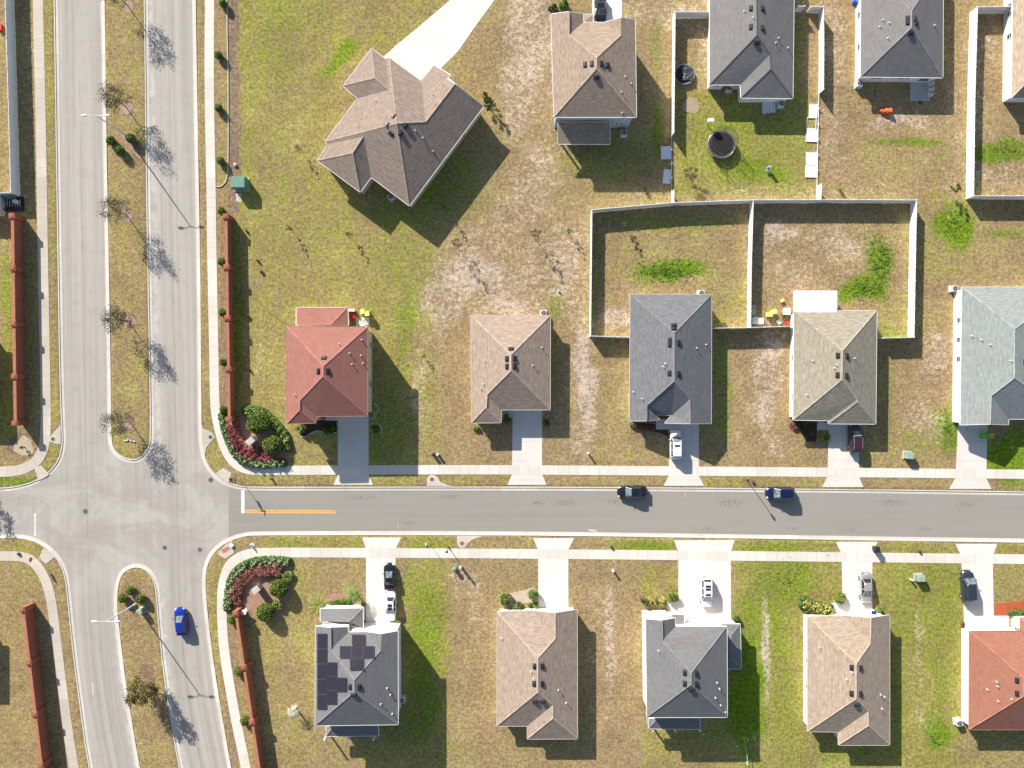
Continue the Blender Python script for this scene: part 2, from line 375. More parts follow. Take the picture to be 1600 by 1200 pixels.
# ground sheet
xs=np.concatenate([np.array([-600,-400,-300,-220,-180,-150,-135]),np.arange(-125,-95,2.0),np.arange(-95,95.01,.45),np.arange(97,125,2.0),np.array([135,150,180,220,300,400,600])])
ys=np.concatenate([np.array([-600,-400,-300,-220,-180,-150,-130,-115,-105,-97]),np.arange(-90,-75,2.0),np.arange(-74,74.01,.45),np.arange(76,90,2.0),np.array([97,105,115,130,150,180,220,300,400,600])])
X,Y=np.meshgrid(xs,ys); X=X.ravel();Y=Y.ravel()
roadpoly=wp(KNW)+wp(KSW)+wp(KSE)+wp(KNE)
ins=inside(roadpoly,X,Y)&~inside(wp(MN),X,Y)&~inside(wp(MS),X,Y)
dd=np.full(X.shape,1e9)
for L in (KNW,KSW,KNE,KSE,MN,MS): dd=np.minimum(dd,dist(wp(L),X,Y))
sd_=np.where(ins,dd,-dd)
Z=-.4*np.clip((sd_-.05)/.5,0,1)
PX=X*10+800; PY=600-Y*10
wob=rng.normal(0,1,X.shape)
# slow wobble so that patch edges are irregular
wx=9*np.sin(PX*.031+1.3*np.sin(PY*.021))+5*np.sin(PY*.083+PX*.02)+3*np.sin(PX*.19+PY*.07); wy=9*np.sin(PY*.027+1.7*np.sin(PX*.019))+5*np.sin(PX*.077-PY*.03)+3*np.sin(PY*.17-PX*.09)
cov=np.zeros((X.size,4),np.float32)
def blob(ch,cx,cy,rx,ry,v,rot=0,soft=.55):
    c,s=math.cos(math.radians(rot)),math.sin(math.radians(rot))
    qx=PX+wx*min(1,rx/30)-cx; qy=PY+wy*min(1,ry/30)-cy
    r=np.sqrt(((qx*c+qy*s)/rx)**2+((-qx*s+qy*c)/ry)**2)
    t=np.clip((1+soft-r)/(2*soft),0,1); t=t*t*(3-2*t)
    cov[:,ch]=np.maximum(cov[:,ch],t*v) if v>0 else cov[:,ch]*(1+v*t)
def rect(ch,x0,y0,x1,y1,v,soft=8,wb=.4):
    qx=PX+wx*wb; qy=PY+wy*wb
    t=np.clip(np.minimum(np.minimum(qx-x0,x1-qx),np.minimum(qy-y0,y1-qy))/soft+.5,0,1)
    cov[:,ch]=np.maximum(cov[:,ch],t*v) if v>0 else cov[:,ch]*(1+v*t)
G,L_,SA,BR=0,1,2,3
cov[:,0]=.36
for r in [(60,-200,92,760,.6),(40,-200,60,330,.5),(0,395,28,690,.8),(-200,-200,16,310,.45),(372,-300,690,745,.62),(374,-100,398,330,.95),(345,-100,356,330,.6),(1056,140,1272,306,.85),(925,330,1172,525,.45),
          (575,640,652,735,.8),(630,870,770,1200,.6),(630,880,700,1160,.8),(1145,870,1320,1300,.8),(1362,872,1505,1300,.85),(1000,880,1062,935,.7),(560,1150,780,1300,.55),(1000,1120,1200,1300,.6),(1250,1150,1420,1300,.8),(1500,1120,1700,1300,.55),(1550,880,1700,950,.6),
          (400,836,570,866,.75),(628,836,716,866,.95),(955,840,1058,868,1.0),(1150,840,1310,870,.9),(1371,843,1495,872,.85),(1556,845,1700,875,.8),(0,840,110,870,.7),(1440,300,1520,440,.55),(320,880,345,1200,.55),(1065,530,1240,735,.35),(1100,745,1290,765,.55),(380,738,800,762,.6),(400,870,500,1200,.5),(-200,870,70,1300,.4),(310,600,345,760,.6),
          (1350,460,1425,525,.5),(360,340,372,660,.9)]: rect(G,*r)
for r in [(690,330,915,735,-.75,40),(800,-100,862,330,-.6,30),(995,-100,1045,200,-.4,20),(1140,520,1235,735,-.6,25),(705,870,775,1200,-.65,15),(905,880,998,1200,-.6,15),(1282,-100,1335,300,-.7,12),(1335,125,1505,215,-.7,12),(1180,325,1340,500,-.75,20),(930,440,985,520,-.7,8),(1380,520,1490,640,-.45,25),(1110,325,1168,400,-.2,20),(1525,20,1600,300,-.5,10)]:
    rect(G,*r[:4],r[4],r[5])
rect(G,162,-300,238,720,.45); rect(G,180,880,300,1300,.28)
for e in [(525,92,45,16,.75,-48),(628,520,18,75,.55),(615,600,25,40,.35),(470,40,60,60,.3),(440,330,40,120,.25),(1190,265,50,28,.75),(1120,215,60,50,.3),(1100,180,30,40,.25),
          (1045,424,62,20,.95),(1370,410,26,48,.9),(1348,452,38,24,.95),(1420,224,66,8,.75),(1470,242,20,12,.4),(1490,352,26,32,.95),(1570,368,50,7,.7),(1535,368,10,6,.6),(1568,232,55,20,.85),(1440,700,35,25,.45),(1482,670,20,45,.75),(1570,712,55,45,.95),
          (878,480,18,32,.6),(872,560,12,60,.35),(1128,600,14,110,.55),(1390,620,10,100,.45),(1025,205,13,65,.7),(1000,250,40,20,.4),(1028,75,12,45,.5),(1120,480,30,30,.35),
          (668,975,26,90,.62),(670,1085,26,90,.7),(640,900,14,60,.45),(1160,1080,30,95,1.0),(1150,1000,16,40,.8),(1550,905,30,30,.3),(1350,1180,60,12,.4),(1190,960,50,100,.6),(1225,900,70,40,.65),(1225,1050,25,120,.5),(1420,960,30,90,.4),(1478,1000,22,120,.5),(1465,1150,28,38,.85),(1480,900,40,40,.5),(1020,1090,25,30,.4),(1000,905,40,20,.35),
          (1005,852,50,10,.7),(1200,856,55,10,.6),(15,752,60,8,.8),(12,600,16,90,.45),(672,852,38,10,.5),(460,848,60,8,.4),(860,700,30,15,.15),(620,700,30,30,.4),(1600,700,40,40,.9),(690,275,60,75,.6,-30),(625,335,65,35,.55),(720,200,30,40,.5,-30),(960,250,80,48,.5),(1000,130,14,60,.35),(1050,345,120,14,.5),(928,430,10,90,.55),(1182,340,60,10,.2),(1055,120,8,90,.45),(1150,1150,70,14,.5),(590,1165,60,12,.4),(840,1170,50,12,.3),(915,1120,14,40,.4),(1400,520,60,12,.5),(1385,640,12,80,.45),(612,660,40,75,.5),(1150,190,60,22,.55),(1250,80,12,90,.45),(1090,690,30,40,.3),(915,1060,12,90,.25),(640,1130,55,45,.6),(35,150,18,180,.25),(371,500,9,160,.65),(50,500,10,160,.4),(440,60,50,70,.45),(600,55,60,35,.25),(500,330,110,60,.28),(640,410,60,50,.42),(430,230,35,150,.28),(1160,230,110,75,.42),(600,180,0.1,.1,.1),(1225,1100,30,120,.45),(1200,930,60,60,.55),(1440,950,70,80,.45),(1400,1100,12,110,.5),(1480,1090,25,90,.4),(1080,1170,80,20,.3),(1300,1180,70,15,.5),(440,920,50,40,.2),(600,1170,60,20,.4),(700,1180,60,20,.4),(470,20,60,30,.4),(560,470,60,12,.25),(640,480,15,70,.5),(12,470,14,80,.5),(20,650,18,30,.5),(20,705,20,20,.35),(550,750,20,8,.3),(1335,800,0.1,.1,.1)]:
    blob(L_,e[0],e[1],e[2],e[3],e[4],e[5] if len(e)>5 else 0)  # lush patches, plus darker green painted into house, fence and wall shade
for e in [(830,60,50,110,.75),(800,150,30,80,.65),(840,280,50,70,.6),(815,330,60,30,.5),(760,380,60,30,.5),(880,420,30,60,.6),(820,440,60,30,.6),(740,430,75,45,.85),(700,470,35,60,.75),(790,480,60,25,.95),(860,400,50,60,.55),(658,600,14,110,.5),(915,590,16,105,1.0),(900,480,30,40,.5),(960,498,24,18,1.0),(900,680,20,30,.5),
          (1222,368,28,18,1.0),(1300,380,50,25,.55),(1250,420,60,30,.45),(1195,590,28,90,.8),(1215,690,18,22,.6),(1470,560,35,40,.65),(1450,655,35,35,.55),(1060,30,50,25,.6),(1300,60,18,90,.6),(1405,190,70,14,.75),(1310,210,20,70,.45),(1545,60,10,60,.5),(1560,270,50,25,.5),
          (950,990,11,120,.75),(925,1000,10,90,.4),(727,910,22,26,.55),(738,960,14,50,.45),(1197,1010,8,90,.85),(1437,1010,7,60,.6),(1440,1110,18,40,.35),(1180,1160,15,30,.4),(1000,20,40,30,.5),(1100,60,15,60,.6),(1185,350,20,60,.35),(1060,560,14,60,.3),(860,180,8,120,.3),(1210,300,200,10,.35),(45,150,12,160,.35),(1530,120,8,80,.6),(1490,230,15,120,.35),(410,560,25,50,.3),(450,200,40,40,.25),(505,655,4,4,.3),(1215,525,30,8,.7),(1120,1010,5,20,.2)]:
    blob(SA,*e)
rect(BR,356,-200,373,330,.8,4); rect(BR,24,-200,56,330,.35,5)
for e in [(197,168,11,12,1),(198,337,10,11,1),(202,502,11,11,1),(200,660,10,11,1),(37,697,17,17,.95),(1080,164,13,16,.9),(232,1062,14,26,.7),(870,330,60,30,.25),(210,235,8,20,.8),(213,928,14,14,.8),(400,100,10,60,.2),(1005,275,12,8,.6)]:
    blob(BR,*e,soft=.25)
rect(BR,1130,520,1240,735,.25,20); rect(BR,720,860,1000,1200,.3,20); rect(BR,1440,380,1510,740,.2,20); rect(BR,860,330,925,740,.2,20)
rect(BR,340,340,356,650,.55,4); rect(BR,347,960,372,1200,.5,4)
nx,ny=len(xs),len(ys); ii=np.arange(nx*ny).reshape(ny,nx)
q=np.stack([ii[:-1,:-1],ii[:-1,1:],ii[1:,1:],ii[1:,:-1]],-1).reshape(-1,4)
me=bpy.data.meshes.new('ground'); me.vertices.add(X.size); me.vertices.foreach_set('co',np.stack([X,Y,Z],1).ravel().astype(np.float32))
me.loops.add(q.size); me.loops.foreach_set('vertex_index',q.ravel().astype(np.int32)); me.polygons.add(len(q)); me.polygons.foreach_set('loop_start',np.arange(0,q.size,4,dtype=np.int32))
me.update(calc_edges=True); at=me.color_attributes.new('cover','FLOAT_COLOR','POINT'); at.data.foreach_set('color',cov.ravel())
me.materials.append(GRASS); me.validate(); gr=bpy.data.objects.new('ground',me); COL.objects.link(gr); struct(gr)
# sidewalks
SP=lambda w_:[(-w_/2,-.06),(-w_/2,.03),(w_/2,.03),(w_/2,-.06)]
def sidewalk(pts,wd,mat=None):
    struct(strip('sidewalk',wp(smooth(pts)),SP(wd),mat or SIDEWALK))
sidewalk([(40,-900),(59,0),(63,150),(65,267),(67,393),(69,500),(71,600),(72,667),(69,700),(57,722),(33,735),(0,738),(-900,745)],1.6)
sidewalk([(-900,862),(0,869),(33,869),(52,876),(69,900),(80,933),(88,1000),(98,1083),(114,1197),(165,1450),(260,1800)],1.5)
sidewalk([(310,-900),(328,0),(327,50),(327,133),(328,200),(330,300),(331,397),(334,533),(335,617),(337,647),(345,683),(356,712),(372,729),(392,735),(420,735),(650,734),(800,734),(1200,737),(1600,741),(2500,750)],1.45,SIDEWALK_BRIGHT)
sidewalk([(2500,882),(1600,874),(1200,869),(800,865),(600,864),(410,863),(382,866),(360,879),(350,903),(346,935),(348,1000),(358,1067),(370,1133),(384,1197),(430,1450),(530,1800)],1.5,SIDEWALK_BRIGHT)
def slab(name,pts,z,mat,th=.1,rot=None):
    m=MB(); P=[W(*p) for p in pts]; n=len(P)
    poly=[(p.x,p.y) for p in P]
    a=sum(poly[i][0]*poly[(i+1)%n][1]-poly[(i+1)%n][0]*poly[i][1] for i in range(n))
    if a<0: poly=poly[::-1]
    uv=None
    if rot is not None:
        c,s=math.cos(rot),math.sin(rot); uv=[(x*c-y*s,x*s+y*c) for x,y in poly]
    m.face([(x,y,z) for x,y in poly],uv)
    for i in range(n):
        p,q_=poly[i],poly[(i+1)%n]; m.face([(p[0],p[1],z-th),(q_[0],q_[1],z-th),(q_[0],q_[1],z),(p[0],p[1],z)],[(0,.7)]*4)
    return struct(m.build(name,mat))
DZ=.024
slab('driveway',[(528,648),(576,648),(576,742),(583,757.5),(521,757.5),(528,742)],DZ,DRIVE)
slab('driveway',[(801,640),(847,640),(847,741),(854,757.5),(793,757.5),(800,741)],DZ,DRIVE)
slab('driveway',[(1045,658),(1092,658),(1092,743),(1100,759),(1037,759),(1045,743)],DZ,DRIVE)
slab('driveway',[(1295,660),(1342,660),(1342,745),(1349,761),(1285,761),(1293,745)],DZ,DRIVE)
slab('driveway',[(1497,662),(1543,662),(1541,747),(1549,764),(1483,764),(1493,747)],DZ,DRIVE)
slab('driveway',[(566,839.5),(627,839.5),(618,858),(618,985),(572,985),(572,858)],DZ,DRIVE)
slab('driveway',[(833,841),(897,841),(888,859),(888,955),(841,955),(841,859)],DZ,DRIVE)
slab('driveway',[(1053,844),(1148,844),(1142,862),(1142,975),(1060,975),(1060,862)],DZ,DRIVE)
slab('driveway',[(1306,847),(1371,847),(1363,865),(1363,965),(1317,965),(1315,865)],DZ,DRIVE)
slab('driveway',[(1493,850),(1558,850),(1551,869),(1553,985),(1507,985),(1502,869)],DZ,DRIVE)
slab('driveway',[(598,90),(620,70),(660,37),(700,3),(760,-60),(840,-60),(772,1),(740,45),(716,80),(692,104),(680,120),(662,140)],DZ,DRIVE,rot=.65)
slab('driveway',[(925,-60),(972,-60),(972,30),(925,38)],DZ,DRIVE)
for p in ([(508,648),(529,648),(529,657),(508,657)],[(783,640),(801.5,640),(801.5,652),(783,652)],[(1025,655),(1045.5,655),(1045.5,671),(1025,671)],[(1277,655),(1295.5,655),(1295.5,672),(1277,672)],
          [(1042,940),(1060.5,940),(1060.5,962),(1042,962)],[(1299,942),(1317.5,942),(1317.5,962),(1299,962)],[(1552.5,962),(1576,962),(1576,985),(1552.5,985)]):
    slab('front_path',p,.020,DRIVE)
slab('patio',[(1422,118),(1454,118),(1453,158),(1422,158)],.05,concrete('patio_concrete',(.55,.54,.54),.3))
slab('patio',[(1195,157),(1209,157),(1209,163),(1195,163)],.05,DRIVE)
# storm inlet pads and kerb ramps
def pad(pts,name='inlet_pad'): return slab(name,pts,.034,SIDEWALK,.12)
pad([(95,663),(95,694),(88,694),(78,690),(77,684),(82,678)]); pad([(315,662),(318,670),(332,676),(336,684),(330,690),(322,700),(320,712),(316,694)])
pad([(667,759),(667,748),(671,743),(677,742),(683,745),(688,753),(700,758),(712,760)]); pad([(714,837),(714,850),(718,856),(726,856),(730,850),(738,843),(755,837.5)])
pad([(64,727),(77,741),(72,745),(60,751),(54,730)],'kerb_ramp'); pad([(348,731),(362,739),(357,754),(344,746),(337,740)],'kerb_ramp'); pad([(340,866),(352,851),(362,845),(366,864),(352,873)],'kerb_ramp'); pad([(60,873),(68,856),(79,863),(86,870),(72,881)],'kerb_ramp')
RED=paint('tactile_red',(.50,.17,.13),.8,.2,.15)
m=MB(); m.prism(wp([(346,859),(357,853),(360,858),(349,865)]),.036,.042); struct(m.build('tactile_paving',RED))
# manholes and covers (real iron lids)
def lid(px,py,r,z,lab,mt=None):
    o=empty('manhole_cover',W(px,py,0)); m=MB(); n=20
    m.prism([(math.cos(6.2832*i/n)*r,math.sin(6.2832*i/n)*r) for i in range(n)],z,z+.012); m.build('lid',mt or IRON,o)
    m=MB(); 
    for i in range(n):
        a,b=6.2832*i/n,6.2832*(i+1)/n; R=r*1.3
        m.face([(math.cos(a)*r,math.sin(a)*r,z+.014),(math.cos(a)*R,math.sin(a)*R,z+.014),(math.cos(b)*R,math.sin(b)*R,z+.014),(math.cos(b)*r,math.sin(b)*r,z+.014)])
    m.build('frame',METAL if z<0 else KERB,o)
    tag(o,lab,'manhole cover','round iron covers')
lid(133,799,.34,-.074,'round iron manhole cover in the middle of the junction, left of its centre')
lid(329,750,.34,-.074,'round iron manhole cover in the road outside the upper right kerb ramp')
lid(257,856,.3,-.074,'round manhole cover in the junction just above the tip of the lower median')
lid(312,859,.3,-.074,'round manhole cover beside the kerb at the lower right corner of the junction')
lid(83,686,.33,.036,'round storm inlet cover on the kerb pad above the upper left corner')
lid(329,683,.33,.036,'round storm inlet cover on the kerb pad below the long brick wall')
lid(675,749,.33,.036,'round reddish inlet cover in the pad on the north verge of the street',RUST)
lid(722,849,.33,.036,'round reddish inlet cover in the curved pad on the south verge of the street',RUST)
# markings
def mark(pts,mat,z): 
    m=MB(); m.face([(*W(*p).xy,z) for p in pts]); struct(m.build('road_marking',mat))
mark([(376.5,802),(382,802),(382,766),(376.5,766)],WHITEP,-.066)
mark([(383,799),(524,799.5),(524,797),(383,796.5)],YELLOWP,-.066); mark([(383,802),(524,802.5),(524,800.3),(383,799.8)],YELLOWP,-.066)
WORN=paint('worn_road_paint',(.62,.59,.57),.9,.1,.1)
mark([(52.5,838),(56,838),(56,802),(52.5,802)],WORN,-.066)
mark([(144,1086),(145.5,1086),(145,1066),(143.5,1066)],WORN,-.066)
mark([(919,829),(930,830.5),(936,831),(930,828.5),(920,827)],WORN,-.066)
slab('mulch_strip',[(1554.5,943),(1575,941),(1640,934),(1640,962),(1576,962),(1554.5,962)],.03,REDMULCH)
# ---------------- houses ----------------
def conv(ox,oy,s,d):
    """zoom-crop coordinates -> photo coordinates"""
    return {k:(ox+v[0]/s,oy+v[1]/s,*v[2:]) for k,v in d.items()}
def solve(V,F,eave,slope,w0=()):
    """V key->(px,py[,h]); F faces, the first two keys are the eave edge (level). returns key->Vector"""
    P={};fixed={}
    for k,v in V.items():
        if len(v)>2: fixed[k]=v[2]
        P[k]=W(v[0],v[1],v[2] if len(v)>2 else eave+2)
    def dist_(f,k):
        A,B=P[f[0]],P[f[1]]; d=(B-A); d.z=0; d.normalize(); q=P[k]-A; return abs(d.x*q.y-d.y*q.x)
    def area(f):
        a=0
        for i in range(len(f)): p,q=V[f[i]],V[f[(i+1)%len(f)]]; a+=p[0]*q[1]-q[0]*p[1]
        return abs(a)
    order=sorted([i for i in range(len(F)) if i not in w0],key=lambda i:-area(F[i]))
    for it in range(12):
        H={}
        for i in order:
            f=F[i]; e0=P[f[0]].z; free=[k for k in f if k not in fixed]
            kn=[k for k in free if k in H]; sd=sum(dist_(f,k) for k in kn); s=sum(H[k]-e0 for k in kn)/sd if sd>1 else slope
            for k in free:
                if k not in H: H[k]=e0+s*dist_(f,k)
        for k,h in H.items(): P[k]=W(V[k][0],V[k][1],h)
    return P
def inset_poly(poly,d):
    n=len(poly); a=sum(poly[i][0]*poly[(i+1)%n][1]-poly[(i+1)%n][0]*poly[i][1] for i in range(n))
    if a<0: poly=poly[::-1]
    out=[]
    for i in range(n):
        p0,p1,p2=Vector(poly[i-1]),Vector(poly[i]),Vector(poly[(i+1)%n])
        e0=(p1-p0).normalized(); e1=(p2-p1).normalized(); n0=Vector((-e0.y,e0.x)); n1=Vector((-e1.y,e1.x))
        b=(n0+n1); k=d/max(.35,b.length_squared/2)
        out.append(tuple(p1+b*k)) if b.length>.3 else out.append(tuple(p1+n0*d))
    return out
RF={}
def pip(poly,x,y):
    r=False
    for i in range(len(poly)):
        x0,y0=poly[i][:2];x1,y1=poly[(i+1)%len(poly)][:2]
        if (y0>y)!=(y1>y) and x<(x1-x0)*(y-y0)/(y1-y0)+x0: r=not r
    return r
def on_roof(V,F,P,px,py):
    for f in F:
        if pip([V[k] for k in f],px,py):
            pts=[P[k] for k in f]; n=Vector((0,0,0))
            for i in range(len(pts)): n+=pts[i].cross(pts[(i+1)%len(pts)])
            if n.length<1e-6: continue
            n.normalize(); 
            if n.z<0: n=-n
            c=sum(pts,Vector())/len(pts)
            o=Vector((0,0,CH)); d=W(px,py,0)-o; t=(c-o).dot(n)/d.dot(n); p=o+d*t
            ev=(P[f[1]]-P[f[0]]); ev=(ev-n*ev.dot(n)).normalized()
            return p,n,ev
    return None
def roof(parent,name,V,F,outline,eave,slope,mat,capmat,trimmat,w0=(),gables=(),over=.38,fas=.17):
    P=solve(V,F,eave,slope,w0)
    m=MB()
    for i,f in enumerate(F):
        pts=[P[k] for k in f]
        A,B=pts[0],pts[1]; n=Vector((0,0,0))
        for j in range(len(pts)): n+=pts[j].cross(pts[(j+1)%len(pts)])
        if n.z<0: pts=pts[::-1]; n=-n
        n.normalize(); u=Vector((0,0,1)).cross(n)
        u=u.normalized() if u.length>1e-4 else Vector((1,0,0)); v=n.cross(u)
        off=Vector((7.3*i,3.1*i))
        m.face(pts,[(p.dot(u)+off.x,p.dot(v)+off.y) for p in pts])
    ro=m.build(name,mat,parent)
    # ridge and hip caps
    mc=MB(); E={}
    for i,f in enumerate(F):
        for j in range(len(f)):
            E.setdefault(frozenset((f[j],f[(j+1)%len(f)])),[]).append(i)
    for e,fs in E.items():
        if len(fs)!=2: continue
        a,b=[P[k] for k in e]; mid=(a+b)/2
        if (a-b).length<.3: continue
        ns=[];cs=[]
        for i in fs:
            pts=[P[k] for k in F[i]]; n=Vector((0,0,0))
            for j in range(len(pts)): n+=pts[j].cross(pts[(j+1)%len(pts)])
            if n.z<0:n=-n
            ns.append(n.normalized()); cs.append(sum(pts,Vector())/len(pts))
        if ns[0].dot(cs[1]-mid)>-0.02: continue
        d=(b-a).normalized()
        for n,c in zip(ns,cs):
            s=n.cross(d).normalized()
            if s.dot(c-mid)<0: s=-s
            up=(ns[0]+ns[1]).normalized()*.035
            q=[a+up,b+up,b+s*.14+n*.02,a+s*.14+n*.02]
            L=(b-a).length; uv=[(0,0),(0,L),(.15,L),(.15,0)]
            mc.face(q,uv)
    if mc.f: mc.build('ridge_cap',capmat,ro)
    # fascia board and gutter around the outline, soffit below
    mf=MB(); n=len(outline); pts=[P[k] for k in outline]
    ar=sum(pts[i].x*pts[(i+1)%n].y-pts[(i+1)%n].x*pts[i].y for i in range(n)); sg=1 if ar>0 else -1
    for i in range(n):
        a,b=pts[i],pts[(i+1)%n]; d=(b-a); d.z=0
        if d.length<.05: continue
        d.normalize(); o=Vector((d.y,-d.x,0))*sg
        t=.07; dn=Vector((0,0,-fas)); up=Vector((0,0,.012)); a2,b2=a-d*.0,b+d*.0
        mf.face([a2+up,b2+up,b2+o*t+up,a2+o*t+up]); mf.face([a2+o*t+up,b2+o*t+up,b2+o*t+dn,a2+o*t+dn]); mf.face([a2+dn,b2+dn,b2+o*t+dn,a2+o*t+dn]); mf.face([a2+up,a2+dn,a2+o*t+dn,a2+o*t+up]); mf.face([b2+up,b2+dn,b2+o*t+dn,b2+o*t+up])
    mf.build('fascia',trimmat,ro)
    ev=[k for k in outline if len(V[k])>2 and abs(V[k][2]-eave)<.01]
    ms=MB(); ms.face([(P[k].x,P[k].y,eave-fas+.02) for k in ev]); ms.build('soffit',trimmat,ro)
    return ro,P,ev
def vents(parent,V,F,P,vl,pl):
    for (px,py) in vl:
        r=on_roof(V,F,P,px,py)
        if not r: continue
        p,n,ev=r; m=MB(); M=Matrix((ev,n.cross(ev),n)).transposed()
        m.box(p+n*.04,(.85,.55,.04),M=M); 
        # hood: low rounded housing
        h0=.16
        m.box(p+n*.12,(.74,.42,.12),M=M,taper=.86); m.box(p+n*.19,(.58,.30,.04),M=M,taper=.8)
        m.build('roof_vent',BLACK,parent)
    for (px,py) in pl:
        r=on_roof(V,F,P,px,py)
        if not r: continue
        p,n,ev=r; m=MB(); m.tube(p-n*.05,p+Vector((0,0,.30)),.04,n=8); m.ell(p+n*.03,(.13,.13,.07),8,4)
        m.tube(p+Vector((0,0,.28)),p+Vector((0,0,.36)),.085,.07,n=8)
        m.build('vent_pipe',LAMPW,parent)
def put_on_wall(parent,fp,z,px,py,wd,ht,kind,mats):
    """window / door on the wall nearest to a photo ground point"""
    q=W(px,py,0); best=None; n=len(fp)
    for i in range(n):
        a=Vector((*fp[i],0));b=Vector((*fp[(i+1)%n],0)); d=b-a; t=max(0,min(1,(q-a).dot(d)/d.length_squared)); c=a+d*t
        dd_=(q-c).length
        if best is None or dd_<best[0]: best=(dd_,c,d.normalized())
    _,c,d=best; o=Vector((d.y,-d.x,0)); M=Matrix((d,o,Vector((0,0,1)))).transposed(); c=c+Vector((0,0,z))
    m=MB()
    if kind=='window':
        f=.09
        for s in(-1,1): m.box(c+d*s*(wd/2)+o*.02,(f,.1,ht+f),M=M); m.box(c+Vector((0,0,s*ht/2))+o*.022,(wd-f,.1,f),M=M)
        m.box(c+o*.015,(wd-f,.05,.04),M=M)
        fr=m.build('window',TRIM,parent); g=MB(); g.box(c+o*.006,(wd-f,.03,ht-f),M=M); g.build('pane',GLASS,fr)
    elif kind=='garage':
        m.box(c+o*.012,(wd,.05,ht),M=M); g=m.build('garage_door',mats,parent); k=MB()
        for i in range(1,4): k.box(c+o*.045+Vector((0,0,-ht/2+ht*i/4)),(wd-.1,.02,.03),M=M)
        k.build('panel_seam',TRIMGREY,g)
    elif kind=='door':
        m.box(c+o*.012,(wd,.06,ht),M=M); g=m.build('front_door',mats,parent); k=MB(); k.ell(c+o*.09+d*wd*.38,(.04,.04,.04),6,4); k.build('handle',METAL,g)
DOORM=paint('door_paint',(.20,.12,.09),.5,.4)
def house(label,V,F,outline,slope,eave,rmat,cap,trim,wmat,w0=(),vt=(),pp=(),win=(),gar=(),door=(),name='house',two=False,group=None,extra=(),inset=.38,rname='roof'):
    cx=sum(v[0] for v in V.values())/len(V); cy=sum(v[1] for v in V.values())/len(V)
    root=empty(name,(0,0,0)); tag(root,label,'house',group)
    ro,P,ev=roof(root,rname,V,F,outline,eave,slope,rmat,cap,trim,w0)
    fp=inset_poly([(P[k].x,P[k].y) for k in ev],inset)
    m=MB(); m.prism(fp,-.05,eave-.16)
    # gable infill walls
    for (a,pk,b) in [(outline[i-1],outline[i],outline[(i+1)%len(outline)]) for i in range(len(outline)) if outline[i] not in ev]:
        if a in ev and b in ev:
            A,K,B=P[a],P[pk],P[b]; d=(B-A); d.z=0
            if d.length<.6: continue
            cen=Vector((sum(P[k].x for k in ev)/len(ev),sum(P[k].y for k in ev)/len(ev),0)); nn=Vector((d.y,-d.x,0)).normalized()
            if nn.dot(cen-A)<0: nn=-nn
            m.face([A+nn*.3+Vector((0,0,-.18)),B+nn*.3+Vector((0,0,-.18)),Vector((K.x,K.y,K.z-.12))+nn*.3])
    m.build('wall',wmat,root)
    vents(ro,V,F,P,vt,pp)
    for wdat in win:
        px,py,zc=wdat[:3]; ww=wdat[3] if len(wdat)>3 else .95; hh=wdat[4] if len(wdat)>4 else 1.25
        put_on_wall(root,fp,zc,px,py,ww,hh,'window',None)
    for (px,py,wd) in gar: put_on_wall(root,fp,1.08,px,py,wd,2.15,'garage',FRONT_WHITE)
    for (px,py) in door: put_on_wall(root,fp,1.05,px,py,1.0,2.1,'door',DOORM)
    for e in extra: e(root,V,F,P)
    return root,V,F,P
def lowroof(V,F,outline,eave,slope,rmat,cap,trim,wmat,posts=(),walls=True,name='porch_roof',inset=.3,beam=True,w0=()):
    def fn(root,*_):
        ro,P,ev=roof(root,name,V,F,outline,eave,slope,rmat,cap,trim,w0)
        if walls:
            fp=inset_poly([(P[k].x,P[k].y) for k in ev],inset); m=MB(); m.prism(fp,-.05,eave-.16); m.build('lower_wall',wmat,root)
        for (px,py) in posts:
            p=W(px,py,0); m=MB(); m.box((p.x,p.y,(eave-.15)/2),(.22,.22,eave-.15)); m.box((p.x,p.y,.1),(.32,.32,.2)); m.build('post',TRIM,root)
    return fn
B=lambda n,c,con=.26: (shingle('shingle_'+n,c,con),paint('cap_'+n,tuple(v*1.12 for v in c),.95,.1,.2))
BROWN,BROWNC=B('brown',(.32,.25,.205)); TAN,TANC=B('tan',(.37,.285,.22)); RTAN,RTANC=B('rosy_tan',(.395,.305,.24)); REDS,REDC=B('red',(.355,.16,.13),.12)
DARK,DARKC=B('charcoal',(.15,.145,.15),.14); SLATE,SLATEC=B('slate',(.19,.192,.20),.22); OLV,OLVC=B('weathered',(.355,.315,.245),.26); TEAL,TEALC=B('grey_green',(.30,.325,.31),.2)
GREYR,GREYRC=B('grey',(.225,.215,.21),.15); SAND,SANDC=B('sandy',(.42,.33,.25)); GREYD,GREYDC=B('storm_grey',(.205,.203,.205),.16); RED2,RED2C=B('brick_red',(.36,.16,.11),.14)
FAS_DARK=paint('dark_drip_edge',(.22,.22,.23),.6,.3)
e1=3.2
V=conv(480,60,4.287,{'A':(432,65,e1),'B':(240,318,e1),'C':(335,403,e1),'a1':(452,265),'a2':(545,345),'a3':(523,138,e1),'G':(550,130,e1),'E':(762,285,e1),'V1':(795,560),'P':(600,570),
  'F':(850,180,e1),'F2':(958,243),'F3':(938,270),'R':(990,305),'I':(1182,455,e1),'J':(685,1122,e1),'K':(428,930,e1),'L':(355,1030,e1),'M':(68,818,e1),'S':(305,768),'T':(378,655),'N':(135,710,e1),'O':(122,692,e1)})
F=[('O','C','a2','P'),('A','B','a1'),('B','C','a2','a1'),('A','a3','a2','a1'),('G','E','V1','P'),('E','F','F2','F3','R','V1'),('I','J','P','V1','R'),('K','J','P','O','N','T'),('L','K','T','S'),('M','L','S'),('N','M','S','T'),('a3','G','P','a2')]
